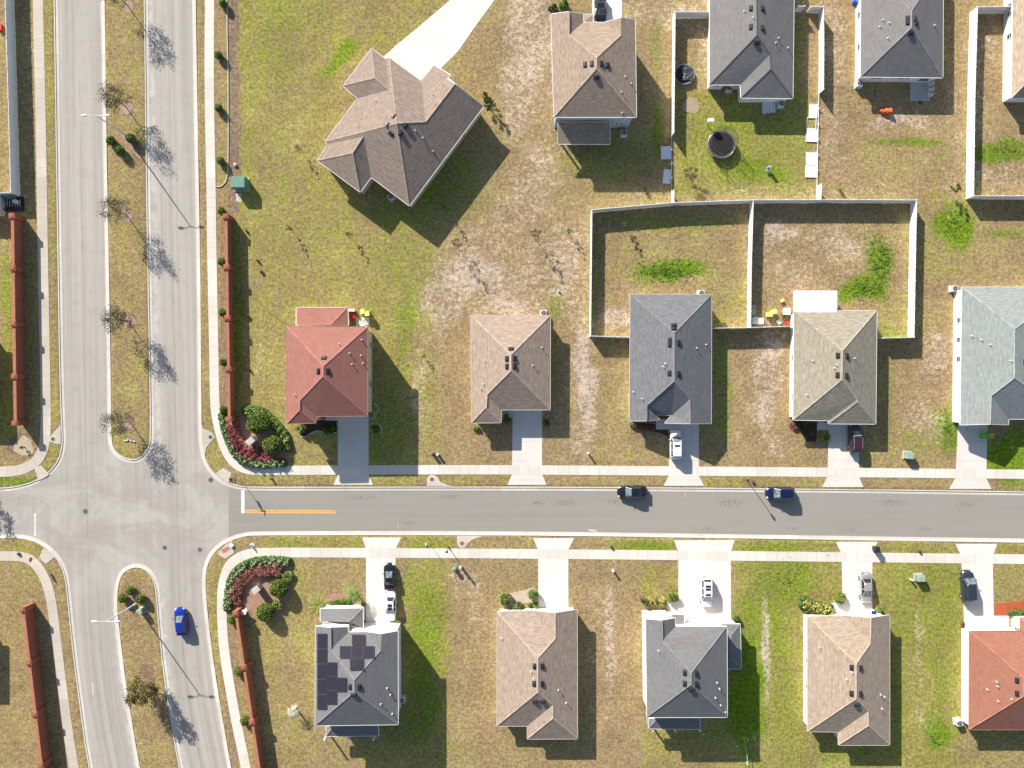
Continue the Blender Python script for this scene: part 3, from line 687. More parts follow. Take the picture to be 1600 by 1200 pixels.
house('large angled tan-roofed house whose front faces the long white driveway at the top',V,F,['A','a3','G','E','F','F2','F3','R','I','J','K','L','M','N','O','C','B'],.375,e1,BROWN,BROWNC,TRIM,BEIGE,w0=(11,),
  vt=[(615,181),(605,194.5),(611,209),(626,209),(634,197)],pp=[(587,157.5),(676,147.5),(649,204),(661,215.5),(676.5,236.5)],
  win=[(600,308,1.6),(700,260,1.6),(730,220,1.6),(670,300,1.6),(530,190,1.6),(520,280,1.6)],gar=[(632,105,4.8)],door=[(690,112)])
e=5.4
V=conv(840,0,5,{'BL':(128,915,e),'BR':(772,915,e),'TR':(762,155,e),'G2':(652,138),'c2':(520,175,e),'c1':(357,175,e),'w':(357,110,e),'G1':(243,92),'TL':(105,110,e),'v1':(243,272),'v2':(652,275),'R1':(462,450),'R2':(462,535)})
F=[('BL','TL','G1','v1','R1','R2'),('w','c1','v1','G1'),('c1','c2','v2','R1','v1'),('c2','G2','v2'),('BR','TR','G2','v2','R1','R2'),('BL','BR','R2')]
VL=conv(840,0,5,{'a':(160,1125,2.5),'b':(565,1125,2.5),'c':(565,955),'d':(160,955)})
lp=lowroof(VL,[('a','b','c','d')],['a','b','c','d'],2.5,.3,TAN,TANC,TRIM,WHITE,posts=[(876,224),(911,224),(945,224)],walls=False)
VP=conv(840,0,5,{'a':(357,112,2.6),'b':(432,112,2.6),'c':(432,180,2.6),'d':(357,180)})
lp2=lowroof(VP,[('a','b','c','d')],['a','b','c','d'],2.6,.25,TAN,TANC,TRIM,WHITE,posts=[(928,27)],walls=False)
house('two-storey tan-roofed house with a low back porch, black car at its top side',V,F,['TL','G1','w','c1','c2','G2','TR','BR','BL'],.375,e,TAN,TANC,TRIM,GREYBLUE,w0=(3,),
  vt=[(914,101),(924.5,99.5),(939.5,99.5),(949,102),(932,121)],pp=[(977,120),(986,131),(971,144),(972,176.5)],win=[(872,200,4.1,1,.8),(972,200,4.1,.6,.6),(961,200,1.7,.5,.9),(969,200,1.7,.5,.9)],extra=(lp,lp2),gar=[(948,36,4.6)])
e=2.6
V=conv(1030,0,4,{'BL':(315,530,e),'Ci':(508,530,e),'BLw':(512,612,e),'BR':(835,615,e),'TR':(845,-240,e),'TL':(318,-240,e),'R1':(610,0),'R2':(612,220),'V':(692,340),'Wa':(698,432)})
def topo(V): return [('BL','TL','R1','R2'),('BL','Ci','V','R2'),('Ci','BLw','Wa','V'),('BLw','BR','Wa'),('BR','TR','R1','R2','V','Wa'),('TL','TR','R1')],['TL','TR','BR','BLw','Ci','BL']
F,O=topo(V)
house('charcoal-roofed single-storey house in the fenced yard with the trampolines',V,F,O,.375,e,GREYR,DARK,TRIM,FRONT_WHITE,vt=[(1173,13),(1173,42),(1191,13),(1191,44),(1182,67)],pp=[(1162.5,18),(1176,28),(1216,60),(1212,67),(1231,75)],
  win=[(1115,136,1.6,.9,.8),(1145,136,1.5,.8,.8),(1190,158,1.7,1.2,.6),(1105,60,1.5),(1105,100,1.5)],door=[(1131,136)])
V=conv(1320,0,5.454,{'BL':(135,655,e),'BR':(835,662,e),'TR':(840,-320,e),'TL':(142,-320,e),'R2':(570,235),'R1':(572,92)})
F=[('BL','TL','R1','R2'),('BR','TR','R1','R2'),('BL','BR','R2'),('TL','TR','R1')]
house('grey hip-roofed house at the top with a small square patio behind',V,F,['TL','TR','BR','BL'],.375,e,GREYR,GREYRC,TRIM,FRONT_WHITE,vt=[(1418,29),(1418,34.5),(1429.5,29),(1431,35),(1423,52)],pp=[(1379,31.5),(1374,42),(1388,36),(1459.5,40),(1386.5,60)],
  win=[(1357,120,1.5,.9,.6),(1367,120,1.5,.9,.6),(1400,120,1.5,.9,.6),(1410,120,1.5,.9,.6),(1437,121,1.2,1.6,1.2),(1345,30,1.5),(1345,80,1.5)])
V={'BL':(1581,153,e),'TL':(1583,-60,e),'TR':(1702,-60,e),'BR':(1700,153,e),'R1':(1641,0),'R2':(1641,92)}
def h5x(root,*_):
    for (px,py) in((1569,124),(1569,158),(1582,158)):
        p=W(px,py,0); m=MB(); m.box((p.x,p.y,1.2),(.2,.2,2.4)); m.build('post',TRIM,root)
    m=MB(); a=W(1569,123,0); b=W(1583,125,0); m.prism([(a.x,a.y),(b.x,a.y),(b.x,a.y-.25),(a.x,a.y-.25)],0,1.0); m.build('porch_rail',WHITE,root)
house('sandy-roofed house inside the tall right edge fence, teal towels by its porch',V,F,['TL','TR','BR','BL'],.375,e,SAND,SANDC,TRIM,FRONT_WHITE,win=[(1583,17,1.5,.9,.9),(1583,30,1.4,.9,.9),(1583,64,1.5,.8,1.2)],vt=[(1630,70)],extra=(h5x,))
e=5.4
V=conv(430,460,5,{'TL':(88,248,e),'TR':(722,255,e),'BR':(720,948,e),'Ci':(322,952,e),'BRw':(315,1005,e),'BLw':(92,1010,e),'Wa':(190,905),'V':(188,835),'R2':(375,640),'R1':(378,560)})
def topo2(): return [('BLw','TL','R1','R2','V','Wa'),('TL','TR','R1'),('BR','TR','R1','R2'),('Ci','BR','R2','V'),('BRw','Ci','V','Wa'),('BLw','BRw','Wa')],['TL','TR','BR','Ci','BRw','BLw']
F,O=topo2()
VL=conv(430,460,5,{'a':(165,103,2.7),'b':(565,103,2.7),'c':(572,240,2.7),'d':(430,240),'f':(165,240)})
lp=lowroof(VL,[('a','b','d','f'),('b','c','d')],['a','b','c','f'],2.7,.3,REDS,REDC,TRIM,CREAM,name='sunroom_roof',w0=(1,))
house('two-storey red-roofed house beside the upper corner bed, lower red roof behind',V,F,O,.375,e,REDS,REDC,paint('red_trim',(.42,.2,.17),.6,.3),CREAM,vt=[(506,559),(497.5,580),(512,580)],pp=[(530,537.5),(565,531),(564,555.5),(567,568),(461,617),(546,552),(550,569)],
  win=[(566,530,4.2,.7,1.1),(566,570,4.2,.7,1.1),(566,615,4.2,.7,1.1),(566,540,1.5),(566,600,1.5),(470,658,1.5),(470,658,4.2)],gar=[(550,648,4.4)],door=[(502,648)],extra=(lp,))
e=2.5
V=conv(720,470,5.217,{'TL':(80,118,e),'TR':(730,120,e),'BR':(728,888,e),'Ci':(330,888,e),'BRw':(328,993,e),'BLw':(88,995,e),'Wa':(205,870),'V':(210,770),'R2':(410,570),'R1':(410,440)})
F,O=topo2()
house('pale brown-roofed single-storey house right of the red-roofed one, its driveway empty',V,F,O,.375,e,RTAN,RTANC,TRIMTAN,BEIGE,vt=[(798.5,545),(792,560.5),(792,572.5),(804,560),(804,572)],pp=[(757,563.5),(751,607.5),(755,600),(846.5,543),(832.5,571)],
  win=[(750,658,1.4),(740,540,1.5),(740,600,1.5),(780,492,1.5),(820,492,1.5),(858,540,1.5)],gar=[(828,640,4.6)],door=[(790,640)])
V=conv(970,440,4,{'TL':(60,80,e),'TR':(567,82,e),'BR':(565,887,e),'GR':(437,887),'GRl':(275,885,e),'Vb':(320,835,e),'Va':(208,832,e),'GLr':(243,862,e),'GL':(160,870),'BL':(55,870,e),'R1':(335,322),'R2':(335,622),'VR':(432,735),'VL':(160,778)})
F=[('BL','TL','R1','R2','VL','GL'),('TL','TR','R1'),('BR','TR','R1','R2','VR','GR'),('Va','Vb','VR','R2','VL'),('Vb','GRl','GR','VR'),('GLr','Va','VL','GL')]
house('slate-roofed single-storey house with a white sunroofed car in its driveway',V,F,['TL','TR','BR','GR','GRl','Vb','Va','GLr','GL','BL'],.375,e,SLATE,SLATEC,TRIMGREY,FRONT_WHITE,w0=(4,5),
  vt=[(1053,508),(1053,513.5),(1046.5,532),(1046.5,538),(1060,535.5),(1046,583),(1060,584)],pp=[(1039.5,568),(1036,573),(989.5,612.5),(1103,538.5),(1088.5,544),(1003,623)],win=[(1000,655,1.4),(990,520,1.4),(990,590,1.4),(1020,462,1.4),(1080,462,1.4)],gar=[(1075,660,4.2)],door=[(1035,648)])
V=conv(1190,440,4,{'TL':(203,182,e),'TR':(720,182,e),'BR':(713,890,e),'BLw':(420,888,e),'Ci':(418,868,e),'BL':(198,865,e),'R1':(507,432),'R2':(505,612),'V':(595,735),'Wa':(600,752)})
F,O=topo(V)
def h9x(root,*_):
    z=2.6; P=[W(1240,454,z),W(1308,454,z),W(1308,488,z),W(1240,488,z)]; m=MB(); m.prism([(p.x,p.y) for p in P],z-.12,z); r=m.build('flat_patio_roof',WHITE,root)
    g=MB(); 
    for i in range(1,11):
        a=P[0].lerp(P[1],i/11); b=P[3].lerp(P[2],i/11); g.box(((a+b)/2+Vector((0,0,.012))),(.03,(a-b).length-.1,.024))
    g.build('roof_rib',WHITE,r)
    q=[W(1244,459,0),W(1298,459,0),W(1298,484,0),W(1240,484,0)]; m=MB(); m.prism([(p.x,p.y) for p in q],-.05,z-.13); wl=m.build('patio_room_wall',FRONT_WHITE,root)
    for yy in (466,475):
        p=W(1237.5,yy,0); g=MB(); x=W(1241,yy,0).x; g.box((x-.16,p.y,1.6),(.06,.62,1.0)); g.build('patio_window',GLASS,root)
house('weathered tan-roofed house with flat white patio roof behind and maroon car in front',V,F,O,.375,e,OLV,OLVC,TRIM,FRONT_WHITE,vt=[(1309,555.5),(1323,556),(1308.5,586),(1322.5,587)],pp=[(1269.5,563.5),(1306,570),(1335,560),(1260,617),(1303,575)],
  win=[(1265,655,1.4),(1350,488,1.4),(1245,560,1.5),(1245,620,1.5)],gar=[(1320,660,4.6)],door=[(1285,655)],extra=(h9x,))
V=conv(1480,430,3.871,{'TL':(90,72,e),'BLw':(80,905,e),'GL':(262,900),'BRw':(370,905,e),'Ci':(372,870,e),'V':(268,730),'R2':(408,622),'R1':(410,325),'TR':(745,72,e),'BR':(745,870,e)})
F=[('BLw','TL','R1','R2','V','GL'),('BRw','Ci','V','GL'),('Ci','BR','R2','V'),('BR','TR','R1','R2'),('TL','TR','R1')]
house('grey-green-roofed house at the right edge with small windows along its left wall',V,F,['TL','TR','BR','Ci','BRw','GL','BLw'],.375,e,TEAL,TEALC,TRIM,FRONT_WHITE,w0=(1,2),vt=[(1601,565)],pp=[(1517.5,525),(1532.5,531),(1546,538.5),(1578.5,563.5)],
  win=[(1503,463,1.5,.8,1.1),(1503,502,1.5,.8,1.1),(1503,532,1.5,.8,1.1),(1503,562,1.5,.8,1.1)],gar=[(1520,660,4.2)],inset=.3)
# -- south row
e=5.3
V=conv(470,870,4,{'BL':(90,1055,e),'BR':(608,1048,e),'TR':(607,465,e),'G2':(505,483),'c2':(412,470,e),'c1':(296,472,e),'w':(294,440,e),'G1':(185,443),'TL':(93,435,e),'v1':(187,580),'v2':(500,585),'R1':(335,770),'R2':(335,845)})
F=[('BL','TL','G1','v1','R1','R2'),('w','c1','v1','G1'),('c1','c2','v2','R1','v1'),('c2','G2','v2'),('BR','TR','G2','v2','R1','R2'),('BL','BR','R2')]
VL=conv(470,870,4,{'a':(122,325,2.6),'b':(388,322,2.6),'c':(390,445,2.6),'d':(302,408),'f':(122,402)})
lpa=lowroof(VL,[('a','b','d','f'),('b','c','d')],['a','b','c','f'],2.6,.35,GREYD,GREYDC,TRIM,FRONT_WHITE,name='front_porch_roof',w0=(1,))
VL2=conv(470,870,4,{'a':(158,1122,2.6),'b':(485,1118,2.6),'c':(485,1058),'d':(205,1058),'f':(160,1060,2.6)})
lpb=lowroof(VL2,[('a','b','c','d'),('f','a','d')],['a','b','c','f'],2.6,.35,GREYD,GREYDC,TRIM,FRONT_WHITE,posts=[(513,1144),(550,1144),(588,1144)],walls=False,w0=(1,),name='back_porch_roof')
PVM=None
def solar(root,V,F,P):
    global PVM
    b=NB('solar_cell'); sp=b.n('ShaderNodeSeparateXYZ'); b.l(b.uv(),sp.inputs[0])
    fx=b.math('FRACT',b.math('MULTIPLY',sp.outputs[0],6)); fy=b.math('FRACT',b.math('MULTIPLY',sp.outputs[1],10))
    k=b.math('MAXIMUM',b.mr(fx,.90,.95),b.mr(fy,.90,.95)); PVM=b.out(b.mix(b.math('MULTIPLY',k,.5),(.022,.02,.032),(.075,.07,.09)),.45,.35)
    FR=paint('panel_frame',(.13,.125,.13),.4,.5,metal=.5)
    def panel(x0,y0,x1,y1):
        c=[(x0,y0),(x1,y0),(x1,y1),(x0,y1)]; pts=[]
        for x,y in c:
            px,py=470+x/4,870+y/4
            r=on_roof(V,F,P,px,py)
            if r is None: return
            pts.append(r[0]+r[1]*.14); n=r[1]
        fr=MB(); cc=sum(pts,Vector())/4
        o=[p for p in pts]; low=[p-n*.05 for p in pts]
        fr.face([o[3],o[2],o[1],o[0]]); fr.face(low)
        for i in range(4): fr.face([low[i],low[(i+1)%4],o[(i+1)%4],o[i]])
        f=fr.build('solar_panel',FR,root); g=MB(); ii=[p+(cc-p).normalized()*.06+n*.006 for p in pts]
        g.face([ii[3],ii[2],ii[1],ii[0]],[(0,0),(1,0),(1,1),(0,1)]); g.build('solar_cells',PVM,f)
    g=2
    for i in range(5): panel(106,478+i*95,165,478+(i+1)*95-g)
    for i in range(3): panel(168,657+i*88,227,657+(i+1)*88-g)
    panel(230,753,289,841)
    panel(320,486,404,551); panel(245,557,316,632); panel(318,557,388,632); panel(390,557,459,632); panel(308,635,394,708)
house('two-storey grey-roofed house with black solar panels, two cars in its driveway',V,F,['TL','G1','w','c1','c2','G2','TR','BR','BL'],.375,e,GREYD,GREYDC,TRIM,FRONT_WHITE,w0=(3,),
  vt=[(547,1073),(561.5,1073.5),(553,1085)],pp=[(605,1075),(610,1085.5),(595,1100),(613,1115)],win=[(509,990,4.2,.8,.9),(519,990,4.2,.8,.9),(590,998,4.4,.8,.7),(602,998,4.4,.8,.7),(519,990,1.5),(620,1040,4.2),(620,1090,4.2)],gar=[(596,998,4.2)],extra=(lpa,lpb,solar))
e=2.5
V=conv(760,900,4.444,{'TL':(75,250,e),'gl':(325,242,e),'G2':(480,258),'TR':(630,235,e),'BR':(632,1130,e),'BLw':(285,1132,e),'Ci':(283,1042,e),'BL':(72,1042,e),'R1':(358,572),'Vn':(480,432),'R2':(358,808),'V':(462,895),'Wa':(462,990)})
F3=[('TL','BL','R2','R1'),('TL','gl','Vn','R1'),('gl','G2','Vn'),('BR','TR','G2','Vn','R1','R2','V','Wa'),('BL','Ci','V','R2'),('Ci','BLw','Wa','V'),('BLw','BR','Wa')]
O3=['TL','gl','G2','TR','BR','BLw','Ci','BL']
house('rosy tan-roofed single-storey house below the street, next right of the solar-panelled one',V,F3,O3,.375,e,RTAN,RTANC,TRIMTAN,FRONT_WHITE,w0=(2,),
  vt=[(835,1041),(834.5,1068.5),(847,1041),(847,1068.5),(836,1096),(848,1096)],pp=[(783.5,997),(829.5,1049),(872.5,1078),(884.5,1098),(834,1060)],win=[(795,960,1.4),(806,960,1.4),(822,960,1.4),(783,1010,1.5),(783,1080,1.5),(870,1150,1.4)],gar=[(868,962,4.6)])
e=5.3
V=conv(980,890,3.871,{'BL':(120,893,e),'TL':(113,300,e),'G1':(210,308),'w':(289,294,e),'c1':(291,345,e),'TR':(603,345,e),'BR':(605,893,e),'V1':(212,430),'R1':(388,625),'R2':(388,695)})
F=[('BL','TL','G1','V1','R1','R2'),('w','c1','V1','G1'),('c1','TR','R1','V1'),('BR','TR','R1','R2'),('BL','BR','R2')]
VL=conv(980,890,3.871,{'a':(590,330,2.6),'b':(683,330,2.6),'c':(690,600,2.6),'d':(632,400),'f':(590,330,2.6),'g':(590,480),'h':(590,580,2.6)})
VL={'a':(1128,975.3,2.6),'b':(1156.5,975.3,2.6),'c':(1158.2,1045,2.6),'h':(1128,1045,2.6),'m':(1142.5,993),'n':(1143,1028)}
lpa=lowroof(VL,[('b','c','n','m'),('a','b','m'),('h','c','n'),('a','h','n','m')],['a','b','c','h'],2.6,.35,GREYD,GREYDC,TRIM,FRONT_WHITE,name='side_room_roof')
VL2=conv(980,890,3.871,{'a':(130,962,2.6),'b':(440,965,2.6),'c':(440,900),'d':(185,900),'f':(128,903,2.6)})
lpb=lowroof(VL2,[('a','b','c','d'),('f','a','d')],['a','b','c','f'],2.6,.3,GREYD,GREYDC,TRIM,FRONT_WHITE,posts=[(1016,1130),(1050,1131),(1088,1131)],walls=False,w0=(1,),name='back_porch_roof')
VL3={'a':(1050,960,2.7),'b':(1069,961,2.7),'c':(1069,978),'d':(1050,978)}
lpc=lowroof(VL3,[('a','b','c','d')],['a','b','c','d'],2.7,.35,GREYD,GREYDC,TRIM,FRONT_WHITE,posts=[(1051,958),(1066,958)],walls=False,name='entry_roof')
house('two-storey dark grey-roofed house with a wide driveway, lone white car on it',V,F,['TL','G1','w','c1','TR','BR','BL'],.375,e,GREYD,GREYDC,TRIM,FRONT_WHITE,
  vt=[(1070,1051),(1070,1068),(1088,1052.5),(1088,1069),(1080,1077)],pp=[(1029,1016.5),(1120,1066.5),(1124,1076),(1117.5,1090),(1125.5,1101.5),(1133,1112)],win=[(1022,978,4.2,.8,.7),(1033,978,4.2,.8,.7),(1022,978,1.4),(1063,985,4.4,.8,.6),(1075,985,4.4,.8,.6),(1102,985,4.4,.8,.6),(1115,985,4.4,.8,.6),(1012,1030,4.2,.6,1.0),(1012,1030,1.5)],gar=[(1095,990,4.8)],extra=(lpa,lpb,lpc))
e=2.5
V=conv(1235,880,4,{'TL':(108,335,e),'gl':(335,328,e),'G2':(505,343),'TR':(620,325,e),'BR':(620,1137,e),'BLw':(302,1137,e),'Ci':(302,1055,e),'BL':(108,1052,e),'R1':(413,628),'Vn':(502,500),'R2':(413,848),'V':(488,925),'Wa':(490,1015)})
house('sandy tan-roofed house below the silver car, yellow-flowered hedge at its front',V,F3,O3,.375,e,SAND,SANDC,TRIMTAN,FRONT_WHITE,w0=(2,),
  vt=[(1330.5,1043),(1330.5,1083.5),(1344.5,1044),(1344.5,1084),(1338.5,1101)],pp=[(1280,1010.5),(1322,1061),(1375.5,1085),(1381.5,1088.5),(1377.5,1107),(1330,1050)],win=[(1268,1027,1.5,.7,1),(1268,1067,1.5,.7,1),(1268,1123,1.5,.7,1),(1290,966,1.4)],gar=[(1340,968,4.6)])
V=conv(1470,880,3.75,{'TL':(170,400,e),'c':(468,398,e),'w':(468,322,e),'w2':(640,322,e),'TR':(800,400,e),'t3':(640,400,e),'BR':(800,975,e),'BL':(168,975,e),'R1':(488,675),'R2':(488,780),'wa':(554,395),'wb':(554,480)})
F=[('TL','BL','R2','R1'),('BL','BR','R2'),('BR','TR','R1','R2'),('TL','TR','R1'),('c','w','wa','wb'),('w','w2','wa'),('w2','t3','wb','wa')]
house('brick red-roofed house at the lower right edge, red mulch bed in front',V,F,['TL','c','w','w2','t3','TR','BR','BL'],.375,e,RED2,RED2C,paint('red_trim',(.42,.2,.17),.6,.3),FRONT_WHITE,
  vt=[(1589,1063),(1589,1083.5)],pp=[(1542,1077),(1556.5,1065),(1558,1072),(1559,1095),(1580,1092)],win=[(1590,985,1.4)],gar=[(1535,988,4.6)],inset=.32)
# houses whose roofs lie outside the frame but whose shadows fall into it
def offhouse(x0,y0,x1,y1,e,mats,label):
    V={'TL':(x0,y0,e),'TR':(x1,y0,e),'BR':(x1,y1,e),'BL':(x0,y1,e),'R1':((x0+x1)/2,y0+(x1-x0)/2),'R2':((x0+x1)/2,y1-(x1-x0)/2)}
    house(label,V,[('TL','BL','R2','R1'),('TR','BR','R2','R1'),('TL','TR','R1'),('BL','BR','R2')],['TL','TR','BR','BL'],.375,e,*mats,TRIM,FRONT_WHITE)
# ---------------- fences ----------------
def fence(label,runs,h=1.8,broken=()):
    """runs: polylines of photo ground points; broken: index set of runs that keep only posts and the bottom rail"""
    a0=runs[0][0]; o=W(*a0,0); root=empty('vinyl_fence',o); tag(root,label,'fence','white vinyl fences')
    done=set()
    for ri,r in enumerate(runs):
        for p,q in zip(r[:-1],r[1:]):
            A=W(*p,0)-o;B_=W(*q,0)-o; L=(B_-A).length; n=max(1,round(L/2.4)); d=(B_-A).normalized(); rz=math.atan2(d.y,d.x)
            for i in range(n+1):
                c=A.lerp(B_,i/n); key=(round(c.x,1),round(c.y,1))
                if key not in done:
                    done.add(key); m=MB(); hh=(h+.06) if ri not in broken else .35
                    m.box((c.x,c.y,hh/2),(.13,.13,hh),rz); m.box((c.x,c.y,hh+.02),(.17,.17,.04),rz,taper=.6); m.build('post',WHITE,root)
                if i<n:
                    c2=A.lerp(B_,(i+.5)/n); m=MB(); l=L/n-.13
                    if ri in broken:
                        m.box((c2.x,c2.y,.12),(l,.05,.14),rz)
                        m.build('rail',WHITE,root)
                    else:
                        m.box((c2.x,c2.y,h/2),(l,.035,h-.2),rz); m.box((c2.x,c2.y,.13),(l,.06,.15),rz); m.box((c2.x,c2.y,h-.05),(l,.07,.12),rz)
                        k=int(l/.3)
                        for j in range(1,k): 
                            t=(j/k-.5)*l; m.box((c2.x+d.x*t,c2.y+d.y*t,h/2),(.012,.045,h-.22),rz)
                        m.build('panel',WHITE,root)
    return root
fence('long white fence enclosing the two backyards in the middle, with a dividing run between them',[[(984,528),(921,526),(923,332),(1050,321),(1171,317),(1300,316.5),(1422,317),(1420,420),(1418,528),(1371,529)],[(1171,317),(1168,420),(1167,512)],[(1112,514),(1167,513),(1232,511)]])
fence('white fence left of the trampoline yard, several of its panels knocked out',[[(1106,28),(1051,28),(1050,120),(1049,213)],[(1049,213),(1049,300)],[(1049,300),(1049,320)]],broken=(1,))
fence('white fence right of the trampoline yard, gap of missing panels halfway along it',[[(1260,20),(1279,20),(1279.5,80),(1279,147)],[(1279,147),(1276,291)],[(1276,291),(1275,315)]],broken=(1,))
fence('short white fence stub beside the charcoal-roofed house at the top',[[(1240,19),(1250,19)]])
fence('tall white fence at the right edge around the sandy-roofed house',[[(1568,20),(1515,21),(1511,160),(1509,311),(1600,311),(1720,311)]],h=1.9)
fence('white fence in the top left corner with its shaded side towards the pavement',[[(21,-160),(22,0),(27,160),(31,306),(8,307),(7,337),(-60,338)]],h=2.0)
# loose fence panels on the grass
def loosepanel(x0,y0,x1,y1,rot,label,frame_only=False):
    c=W((x0+x1)/2,(y0+y1)/2,0); root=empty('loose_fence_panel',(c.x,c.y,0),math.radians(rot)); tag(root,label,'fence panel','loose fence panels on the grass')
    w_,l=abs(x1-x0)/10,abs(y1-y0)/10; m=MB()
    if not frame_only: 
        m.box((0,0,.09),(w_-.1,l-.1,.035))
        for i in range(1,7): m.box((-w_/2+w_*i/7,0,.112),(.012,l-.2,.01))
        m.build('panel_board',WHITE,root); m=MB()
    for s in(-1,1): m.box((0,s*(l/2-.05),.10),(w_,.1,.08)); m.box((s*(w_/2-.04),0,.10),(.08,l-.2,.07))
    m.build('panel_frame',WHITE,root)
loosepanel(1032.5,229,1048,249,2,'shaded white panel lying left of the trampoline yard fence, upper of two')
loosepanel(1036,265,1048,287,-6,'shaded white panel lying left of the trampoline yard fence, lower of two')
loosepanel(1264,163,1277,184,-3,'sunlit white panel lying by the fence gap, topmost of those right of the trampolines')
loosepanel(1260,184,1275,202,-3,'empty white panel frame lying by the fence gap right of the trampolines',True)
loosepanel(1259,202,1277,222,-2,'sunlit white panel lying just below the empty panel frame')
loosepanel(1259,238,1277,258,0,'sunlit white panel lying above and touching the lowest one by the fence gap')
loosepanel(1258,258.5,1276,277.5,-1,'lowest of the white panels lying by the fence gap right of the trampolines')
# ---------------- brick walls ----------------
def brickwall(label,pts,h,piers,th=.45,end=(True,True)):
    o=W(*pts[0],0); root=empty('brick_wall',o); tag(root,label,'brick wall','red brick walls along the boulevard')
    P=[W(*p,0)-o for p in pts]
    for A,B_ in zip(P[:-1],P[1:]):
        d=(B_-A); L=d.length; rz=math.atan2(d.y,d.x); c=(A+B_)/2; m=MB(); m.box((c.x,c.y,h/2-.05),(L,th,h-.0),rz); m.build('wall_panel',BRICK,root)
        m=MB(); m.box((c.x,c.y,h+.0),(L+.02,th+.12,.12),rz); m.build('coping',paint('coping_red',(.42,.17,.105),.85,.15,.12),root)
        for t in piers:
            q=A.lerp(B_,t); m=MB(); m.box((q.x,q.y,h/2+.05),(.72,.72+th*.2,h+.1),rz); m.box((q.x,q.y,h+.15),(.86,.95,.12),rz); m.box((q.x,q.y,h+.24),(.8,.88,.08),rz,taper=.5); m.build('pier',BRICK,root)
brickwall('red brick wall left of the boulevard, starting below the corner of the white fence',[(34.5,341),(39,662)],2.1,[0.005,.255,.52,.77,.995],th=.35)
brickwall('red brick wall in the lower left corner leaning away from the pavement, behind the lower left verge',[(50.5,943),(80,1197),(88,1262)],2.1,[.01,.33,.64,.95],th=.35)
brickwall('long thin red brick wall on the grass right of the boulevard, ending at the upper corner bed',[(361,342),(366,655)],1.9,[.003,.25,.5,.75,.997],th=.28)
brickwall('thin red brick wall running down from the lower corner bed',[(376,951),(414,1205),(424,1260)],1.9,[.003,.33,.66,.98],th=.28)
# ---------------- vegetation ----------------
LEAF_G=foliage('leaf_topiary',(.07,.11,.018),(.24,.30,.06)); LEAF_O=foliage('leaf_olive',(.05,.065,.02),(.17,.18,.07)); LEAF_GREY=foliage('leaf_greyish',(.045,.055,.03),(.15,.155,.095))
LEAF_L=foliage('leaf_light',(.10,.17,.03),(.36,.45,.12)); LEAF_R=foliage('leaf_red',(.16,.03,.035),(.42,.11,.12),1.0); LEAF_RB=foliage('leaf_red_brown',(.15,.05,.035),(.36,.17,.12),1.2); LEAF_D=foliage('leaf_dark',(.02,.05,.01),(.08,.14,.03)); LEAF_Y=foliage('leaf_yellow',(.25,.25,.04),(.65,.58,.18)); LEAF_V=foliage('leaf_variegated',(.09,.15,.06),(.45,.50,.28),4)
def ball(root_loc,r,h,mat,n=700,core=LEAF_D,lz=.11,name='foliage',parent=None,off=(0,0)):
    m=MB()
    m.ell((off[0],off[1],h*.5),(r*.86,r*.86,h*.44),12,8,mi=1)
    for _ in range(n):
        u=Vector((random.gauss(0,1),random.gauss(0,1),random.gauss(0,1))).normalized()
        k=random.uniform(.86,1.04)*(1+.05*math.sin(5*u.x+3*u.y)); m.leaf((off[0]+u.x*r*k,off[1]+u.y*r*k,h*.5+u.z*h*.5*k),random.uniform(.6,1.3)*lz)
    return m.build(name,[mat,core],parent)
def shrub(px,py,r,h,label,mat=None,cat='bush',name='round_shrub',group=None,n=None,lz=.11):
    mat=mat or LEAF_G; o=empty(name,W(px,py,0),random.random()*6); tag(o,label,cat,group)
    ball(None,r,h,mat,n or int(420*r*h+250),parent=o,lz=lz)
    m=MB(); m.tube((0,0,-.05),(0,0,h*.5),.06,.03,6); m.build('stem',BARK,o); return o
def cloudbush(px,py,r,h,label,mats,k=5,name='shrub',cat='bush',group=None,n=260,lz=.16):
    o=empty(name,W(px,py,0)); tag(o,label,cat,group)
    for mt in mats:
        m=MB()
        for _ in range(k):
            a=random.random()*6.28; q=random.random()**.5*r*.62; c=(q*math.cos(a),q*math.sin(a)); rr=r*random.uniform(.32,.5); hh=h*random.uniform(.6,1)
            for _ in range(n//1):
                u=Vector((random.gauss(0,1),random.gauss(0,1),random.gauss(0,1))).normalized()*random.uniform(.55,1.05); m.leaf((c[0]+u.x*rr,c[1]+u.y*rr,max(.05,hh*.55+u.z*hh*.45)),random.uniform(.5,1.3)*lz)
        m.build('foliage',mt,o)
    m=MB()
    for _ in range(4):
        a=random.random()*6.28; m.tube((0,0,-.03),(r*.4*math.cos(a),r*.4*math.sin(a),h*.5),.035,.015,5)
    m.build('stem',BARK,o); return o
